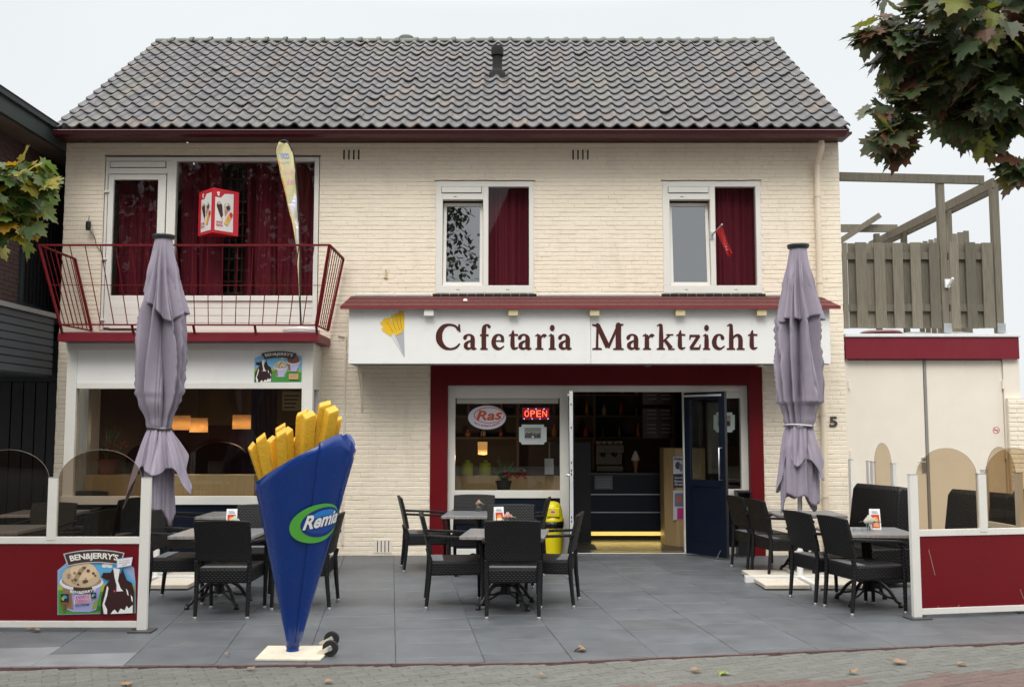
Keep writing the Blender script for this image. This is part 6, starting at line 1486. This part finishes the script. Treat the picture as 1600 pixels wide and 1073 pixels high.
one('side_unit', mat('near_black_unit', (.006, .007, .01), .5), ct_, (cxl-.6, cxl-.001, Y-.3, Y+.6, .03, WZ(690, Y)))
one('worktop', mat('dark_stone', (.04, .04, .045), .25), ct_, (cxl, cxr+.05, Y-.03, Y+.6, WZ(742, Y)+.001, WZ(742, Y)+.035))
m = MB()
for py in (772, 800): m.box(cxl, cxr, Y-.006, Y-.001, WZ(py+.8, Y), WZ(py-.8, Y))
m.build('trim', galv, ct_)
one('light_strip', mat('warm_led_strip', (.9, .7, .2), .5, var=0, emit=(1, .72, .18), estr=.55), ct_, (cxl, cxr, Y-.0, Y+.02, .10, .155))
one('plinth', black_m, ct_, (cxl, cxr, Y+.05, Y+.5, .03, .1))
sp_ = bpy.data.lights.new('counter_strip_light', 'AREA'); sp_.shape = 'RECTANGLE'; sp_.size = cxr-cxl; sp_.size_y = .04; sp_.energy = .9; sp_.color = (1, .72, .22); so_ = bpy.data.objects.new('counter_strip_light', sp_); C.objects.link(so_); so_.location = ((cxl+cxr)/2, Y-.03, .13); so_.rotation_euler = (R(-35), 0, 0)
zt_ = WZ(742, Y)+.036
em = thing('espresso_machine', 'chrome espresso machine with cups on top on the counter', 'coffee machine', (WX(952, 740, Y+.3), Y+.3, zt_))
x_ = em.location.x; chrome = mat('dull_chrome', (.07, .06, .05), .3, metal=1, var=.2)
one('body', chrome, em, (x_-.21, x_+.21, Y+.2, Y+.5, zt_, zt_+.1), (x_-.21, x_+.21, Y+.32, Y+.5, zt_+.1, zt_+.3), (x_-.22, x_+.22, Y+.15, Y+.52, zt_+.3, zt_+.42), bevel=.01)
m = MB()
for k in (-.1, .08): m.lathe([(.035, .24), (.035, .3)], (x_+k, Y+.24, zt_), 14); m.bar((x_+k, Y+.22, zt_+.25), (x_+k, Y+.08, zt_+.23), .02, .02)
m.build('portafilter', black_m, em)
m = MB()
for k in range(9): m.lathe([(.02, .0), (.03, .05), (.028, .05), (.018, .006)], (x_-.18+k*.045, Y+.3+.05*(k % 2), zt_+.421), 10)
m.build('cup_row', mat('cream_cup', (.45, .38, .25), .4), em)
p = P(993, 722, Y+.1); t = thing('ice_cone_model', 'small white model ice cream cone on the counter inside the door', 'ornament', (p.x, p.y, zt_))
m = MB(); m.lathe([(.03, zt_), (.02, zt_+.02), (.045, zt_+.17), (.05, zt_+.18)], (p.x, p.y, 0), 14); m.build('cone', mat('wafer', (.3, .1, .04), .7), t, autosm=40)
m = MB(); m.lathe([(.055, zt_+.18), (.07, zt_+.2), (.05, zt_+.235), (.055, zt_+.25), (.03, zt_+.285), (.032, zt_+.3), (.0, zt_+.34)], (p.x, p.y, 0), 16); m.build('swirl', mat('pale_cream', (.55, .48, .4), .5), t, autosm=40)
m = MB(); Yk = Y-.012; m.box(WX(929, 750, Yk), WX(957, 750, Yk), Yk, Yk+.008, WZ(764, Yk), WZ(743, Yk)); o = tag(m.build('counter_notice', mat('grey_paper', (.16, .16, .17), .7), None), 'small grey printed notice on the counter front', 'notice')
for k in range(5): one('text_line', mat('pale_ink', (.3, .3, .3), .8), o, (WX(932, 750, Yk), WX(954, 750, Yk), Yk-.002, Yk-.0005, WZ(749+k*3, Yk), WZ(748+k*3, Yk)))
# menu boards hanging over the counter
for i, zz in enumerate((620, 650, 672)):
    Yk = 1.9; m = MB(); xa, xb = WX(1004, zz, Yk), WX(1046, zz, Yk)
    m.grid(lambda a, b: (xa+(xb-xa)*a, Yk-.07*math.sin(math.pi*a), WZ(zz+12, Yk)+(WZ(zz-12, Yk)-WZ(zz+12, Yk))*b), 12, 2); o = tag(m.build('menu_board', mat('dim_poster', (.10, .075, .07), .6), None, solid=.006), ('topmost', 'middle', 'lowest')[i]+' curved dim menu board hanging over the counter', 'menu board', 'hanging menu boards')
    for k in range(6): one('text_line', MATS['pale_ink'], o, (xa+.06+(k % 2)*.22, xa+.2+(k % 2)*.22, Yk-.078, Yk-.075, WZ(zz-8+(k//2)*6, Yk), WZ(zz-9.5+(k//2)*6, Yk)))
Y = .75; t = thing('wood_cabinet', 'light wood cabinet papered with posters just inside the door', 'cabinet', (WX(1055, 800, Y), Y+.3, .03))
wx0, wx1 = WX(1038, 780, Y+.2), WX(1070, 780, Y)+.3
m = MB(); m.prism([(wx0, Y+.6), (wx0, Y+.2), (wx0+.14, Y), (wx1, Y), (wx1, Y+.6)], .03, WZ(700, Y), lambda u, v, w_: (u, v, w_)); m.build('body', woodp, t, bevel=.004)
def poster(l, t0, r, b, dr, label):
    Yp = Y-.008; m = MB(); tt = thing('poster', label, 'poster', tuple(P((l+r)/2, b, Yp)))
    m = MB(); disc(m, [(l, t0), (r, t0), (r, b), (l, b)], Yp+.004, .003); m.build('paper', mat('poster_paper', (.5, .5, .5), .7), tt)
    d = Decal(wallmap(Yp)); dr(d); d.build('printed_front', tt)
def dr1(d):
    d.rect(1052, 761, 1070, 713, (.55, .55, .6)); d.rect(1052, 761, 1070, 740, (.03, .03, .06)); d.text('Swing', 1053, 720, 1069, 714, (.02, .02, .05), bold=.04); d.poly(ell(1059, 727, 4, 6), (.05, .05, .08)); d.poly(ell(1064, 730, 3, 6), (.2, .2, .25))
    for k, s_ in enumerate(('Zaterdag', 'Dansen', 'Gratis')): d.text(s_, 1054, 748+k*5, 1068, 744.5+k*5, (.6, .6, .65), bold=.02)
def dr2(d): d.rect(1052, 812, 1070, 766, (.5, .5, .56)); d.rect(1054, 791, 1070, 770, (.12, .16, .25)); d.poly(ell(1061, 780, 5, 6), (.35, .12, .1)); d.rect(1058, 811, 1070, 793, (.45, .03, .18))
poster(1052, 713, 1070, 761, dr1, 'black and white event poster on the wood cabinet by the door'); poster(1052, 766, 1070, 812, dr2, 'white and magenta poster below the black and white one')
one('door_mat', rubber, None, (sx(905), sx(935), .5, 1.0, .0305, .04)); o = bpy.data.objects['door_mat']; tag(o, 'black rubber mat just inside the open door', 'mat')

# ---------------------------------------------------------------- trees (leaves with lobes)
LEAF = [(0, 0), (.16, .02), (.34, -.10), (.36, .06), (.52, .12), (.40, .22), (.62, .42), (.46, .44), (.44, .58), (.26, .48), (.20, .62), (.22, .78), (.10, .80), (0, 1.0), (-.10, .80), (-.22, .78), (-.20, .62), (-.26, .48), (-.44, .58), (-.46, .44), (-.62, .42), (-.40, .22), (-.52, .12), (-.36, .06), (-.34, -.10), (-.16, .02)]
def leaf(m, p, d, up, s, base, tip, r2, curl=.25):
    d = d.normalized(); x = d.cross(up)
    if x.length < .05: x = d.cross(Vector((1, .3, 0)))
    x.normalize(); n = x.cross(d).normalized(); cv = r2.uniform(-.1, 1)*curl; fo_ = r2.uniform(-.1, .35); sk = r2.uniform(.85, 1.15)
    def pt(u, v): return p+x*(u*s*sk)+d*(v*s)+n*(s*(-cv*(v-.3)**2*1.2+fo_*abs(u)-.15*cv*math.sin(u*9)*v))
    o = len(m.v); c = pt(0, .36); m.v.append(c); m.c.append(tuple(base)); 
    for u, v in LEAF:
        m.v.append(pt(u, v)); rr_ = math.hypot(u, v-.35); k = min(1, max(0, (rr_-.38)*2.6)); m.c.append(tuple(base.lerp(tip, k)))
    n_ = len(LEAF)
    for i in range(n_): m.f.append((o, o+1+i, o+1+(i+1) % n_)); m.m.append(0)
def tree_maker(label, base, trunk_pts, blobs, Yc, sizes, pal, seed, n_per, dens):
    t = thing('maple_tree', label, 'tree', base); r2 = random.Random(seed)
    m = MB(); m.tube(trunk_pts, [.13-.07*i/(len(trunk_pts)-1) for i in range(len(trunk_pts))], 14)
    m.build('trunk', mat('grey_brown_bark', (.09, .075, .055), .9, var=.4, vscale=20, bump=1, bscale=60), t, autosm=60)
    b_ = MB(); l_ = MB(); l_.keep = True; top = Vector(trunk_pts[-1])
    for (c, rad_, n) in blobs:
        c = Vector(c); mid = top.lerp(c, .5)+Vector((0, 0, .12)); (b_.tube(crom([top, mid, c], 4), [.02-.0022*q_ for q_ in range(9)], 7) if n >= 30 else None)
        for k in range(3 if n >= 30 else 0):
            a = Vector((r2.gauss(0, 1), r2.gauss(0, 1), r2.gauss(0, 1))).normalized()*rad_*.6; b_.tube([c+Vector((0, 0, rad_*.5)), c+a*.5+Vector((0, 0, .03)), c+a], [.004, .003, .0015], 5)
        for k in range(int(n*1.7)):
            a = Vector((r2.gauss(0, 1), r2.gauss(0, 1)*.8, r2.gauss(0, 1))).normalized(); q = c+a*rad_*r2.random()**.42
            if noise.noise(q*3.1+Vector((seed, 0, 0))) < -dens: continue
            d = Vector((a.x*.7+r2.uniform(-.5, .5), a.y*.5+r2.uniform(-.5, .5), -.55+r2.uniform(-.5, .5)+a.z*.3)); up = Vector((a.x*.3+r2.uniform(-.5, .5), -.5+r2.uniform(-.6, .4), .9))
            bs, tp_ = pal(r2, q, c, rad_); leaf(l_, q, d, up, r2.uniform(*sizes), bs, tp_, r2)
    b_.build('branches', MATS['grey_brown_bark'], t); lm = mat('maple_leaf', (.1, .1, .03), .48, var=.2, vscale=30, attr=True, trans=.4, spec=.45)
    l_.build('crown', lm, t)
    return t
def pB(px, py, r, Y, n): p = P(px, py, Y); return (p, r/F*(Y-CY), n)
def pal_r(r2, q, c, rad_):
    k = r2.random(); g = r2.uniform(.75, 1.25)
    if k < .60: b = Vector((.05, .085, .03))
    elif k < .78: b = Vector((.10, .14, .06))
    elif k < .9: b = Vector((.18, .21, .03))
    else: b = Vector((.15, .07, .04))
    return b*g, (Vector((.17, .06, .04)) if r2.random() < .75 else b*.8)*g
Yt = -9.25
blobs = [pB(1450, 0, 72, Yt+.1, 75), pB(1415, 50, 50, Yt, 42), pB(1370, 42, 24, Yt, 12), pB(1352, 60, 12, Yt, 4), pB(1520, 40, 100, Yt-.1, 150), pB(1610, 50, 115, Yt+.2, 150), pB(1445, 115, 52, Yt, 60), pB(1505, 135, 80, Yt+.2, 120), pB(1575, 120, 75, Yt-.1, 100), pB(1420, 190, 32, Yt, 26), pB(1462, 200, 42, Yt+.1, 40), pB(1525, 190, 38, Yt, 34), pB(1478, 236, 24, Yt, 18), pB(1468, 258, 18, Yt, 16), pB(1590, 262, 18, Yt, 8), pB(1415, 232, 14, Yt, 6), pB(1588, 250, 14, Yt-.05, 6), pB(1600, 190, 18, Yt, 6), pB(1560, 180, 32, Yt+.1, 22), pB(1385, 95, 22, Yt, 12), pB(1378, 165, 20, Yt, 9), pB(1382, 215, 18, Yt, 9), pB(1618, 285, 14, Yt, 4)]
r3 = random.Random(2)
for k in range(16):
    a = r3.uniform(0, 6.28); blobs.append((Vector((3.7+math.cos(a)*r3.uniform(.2, 1.2), Yt+.2+math.sin(a)*1.0, r3.uniform(3.3, 4.9))), .55, 55))
tree_maker('maple with curled dark green leaves hanging in from the top right', (3.9, Yt, 0), [(3.95, Yt, -.02), (3.93, Yt, 1.2), (3.85, Yt+.02, 2.4), (3.8, Yt+.03, 3.1), (3.75, Yt, 4.3)], blobs, Yt, (.065, .13), pal_r, 11, 60, .22)
def pal_l(r2, q, c, rad_):
    k = r2.random(); g = r2.uniform(.8, 1.2)
    if k < .5: b = Vector((.06, .12, .022))
    elif k < .8: b = Vector((.13, .20, .04))
    elif k < .94: b = Vector((.34, .30, .03))
    else: b = Vector((.42, .24, .02))
    return b*g, (Vector((.2, .11, .03)) if r2.random() < .35 else Vector((b.x*1.1, b.y*.95, b.z)))*g
Yl = -7.9
blobs = [pB(32, 272, 32, Yl, 28), pB(62, 285, 18, Yl, 12), pB(60, 255, 12, Yl, 5), pB(10, 300, 45, Yl, 40), pB(40, 325, 28, Yl+.1, 24), pB(10, 360, 32, Yl, 30), pB(42, 352, 14, Yl, 7), pB(5, 395, 18, Yl, 12), pB(24, 388, 12, Yl, 5), pB(-40, 320, 75, Yl, 70), pB(-120, 280, 100, Yl, 80)]
for k in range(12):
    a = r3.uniform(0, 6.28); blobs.append((Vector((-4.6+math.cos(a)*r3.uniform(.2, .9), Yl+math.sin(a)*.9, r3.uniform(3.1, 4.7))), .5, 45))
tree_maker('maple branch with yellow-green autumn leaves reaching in from the left edge', (-4.7, Yl, 0), [(-4.75, Yl, -.02), (-4.72, Yl, 1.2), (-4.65, Yl, 2.2), (-4.6, Yl, 3.0), (-4.6, Yl, 4.2)], blobs, Yl, (.075, .13), pal_l, 23, 60, .3)
# fallen leaves
dry = mat('dry_leaf', (.3, .18, .09), .8, var=.3, vscale=20, attr=True)
for i, (px, py, s, lb, ye) in enumerate(((44, 986, .10, 'dry curled leaf under the left wind screen', 0), (62, 987, .09, 'second dry leaf under the left wind screen', 0), (915, 1017, .12, 'curled brown leaf on the slabs right of the centre front', 0), (850, 1056, .08, 'dry leaf on the pavers below the middle of the terrace', 0), (1081, 1049, .10, 'brown leaf on the grey pavers left of the green leaf', 0), (1133, 1051, .10, 'yellow-green fallen leaf on the pavers', 1), (1410, 1038, .13, 'largest brown leaf on the pavers at the right', 0), (1497, 1038, .08, 'small pale leaf on the pavers near the right edge', 0), (195, 1071, .09, 'leaf on the pavers at the bottom left edge', 0), (508, 1067, .08, 'leaf on the pavers below the cone base', 0), (392, 1047, .07, 'tiny leaf left of the cone base on the pavers', 0), (1335, 1053, .09, 'brown leaf at the tip of the red paving', 0), (353, 1026, .05, 'tiny pale leaf scrap on the slabs left of the cone', 0))):
    p = G(px, py); m = MB(); m.keep = True; r2 = random.Random(i*7+3); a = r2.uniform(0, 6.28); col = Vector((.28, .17, .09)) if not ye else Vector((.22, .28, .04))
    p.z = .028 if py < 1035 else .018
    leaf(m, p, Vector((math.cos(a), math.sin(a), r2.uniform(-.05, .2))), Vector((0, 0, 1)), s*.8, col, col*.75, r2, .9); tag(m.build('fallen_leaf', dry, None), lb, 'leaf', 'fallen leaves on the paving')
m = MB(); p = P(727, 477, -.5); m.lathe([(.0, 0), (.03, .005), (.025, .03), (0, .04)], (p.x, -.5, ez+(wz-ez)*.4+.012), 10); tag(m.build('white_lump', white_m, None, autosm=60), 'small white lump lying on the red canopy roof', 'debris')

# ---------------------------------------------------------------- across the street, behind the camera, seen in the glass
oh = thing('opposite_house', 'steep tiled house across the street, seen only as a reflection', 'building', (4, -30, 0))
m = MB(); m.box(-3.2, 14, -38, -30, 0, 4.5); m.build('wall', mat('red_brown_brick', (.10, .05, .04), .85, var=.3, vscale=8), oh)
m = MB(); m.add([(-3.6, -29.7, 4.4), (14.4, -29.7, 4.4), (12, -34, 14.5), (.4, -34, 14.5)], [(0, 1, 2, 3)]); m.add([(-3.6, -29.7, 4.4), (-3.6, -38.3, 4.4), (.4, -34, 14.5)], [(0, 1, 2)])
for k in range(32):
    t_ = k/32; m.box(-3.6+4*t_+.1, 14.4-2.4*t_, -29.7-4.3*t_-.06, -29.7-4.3*t_+.05, 4.4+10.1*t_, 4.4+10.1*t_+.07)
m.build('roof', mat('dark_red_tiles', (.045, .022, .02), .8, var=.4, vscale=2), oh)
m = MB()
for x_ in (-1.5, 2, 5.5, 9): m.box(x_, x_+1.6, -30.0, -29.96, .9, 2.6)
m.build('window', MATS['black_glass'], oh)
m = MB(); m.box(-60, -3.6, -46, -38, 0, 6.5); m.hexa([(-60, -46, 6.5), (-3.6, -46, 6.5), (-3.6, -38, 6.5), (-60, -38, 6.5), (-60, -42.1, 10.5), (-3.6, -42.1, 10.5), (-3.6, -41.9, 10.5), (-60, -41.9, 10.5)]); m.box(14.5, 60, -44, -36, 0, 8)  # unseen row added to keep bright sky out of the glass reflections
t = thing('added_terrace', 'long brick terrace of houses across the street, seen only as a reflection', 'building', (-30, -42, 0)); m.build('wall', MATS['red_brown_brick'], t)
for i, (x_, y_, r_, zc) in enumerate(((-4.6, -19, 3.8, 12.2), (-10.5, -21, 4.2, 8.0), (-17, -22, 4.6, 8.0), (3.6, -24, 1.8, 5.5))):
    t = thing('street_tree', ('broad tree across the street nearest the opposite house', 'middle broad tree across the street', 'farthest broad tree across the street', 'slim tree in front of the opposite house')[i], 'tree', (x_, y_, 0), 0, 'trees across the street'); r2 = random.Random(40+i)
    m = MB(); m.tube([(x_, y_, 0), (x_+.1, y_, 2.5), (x_, y_, zc)], [.2, .16, .06], 10); m.build('trunk', MATS['grey_brown_bark'], t)
    m = MB(); m.keep = True
    s = .27 if i == 0 else .5
    for k in range((9500, 4200, 4200, 1200)[i]):
        a = Vector((r2.gauss(0, 1), r2.gauss(0, 1), r2.gauss(0, 1))).normalized(); q = Vector((x_, y_, zc))+Vector((a.x, a.y, a.z*1.35))*r_*r2.random()**.4*(.8+.3*noise.noise(a*2.5))
        d = Vector((r2.gauss(0, 1), r2.gauss(0, 1), r2.gauss(0, 1))).normalized(); e_ = d.cross(Vector((.3, .2, 1))).normalized()
        m.add([q, q+d*s*.5+e_*s*.3, q+d*s, q+d*s*.5-e_*s*.3], [(0, 1, 2, 3)])
    m.build('crown', mat('far_leaf', (.05, .08, .025), .7, var=.3), t)
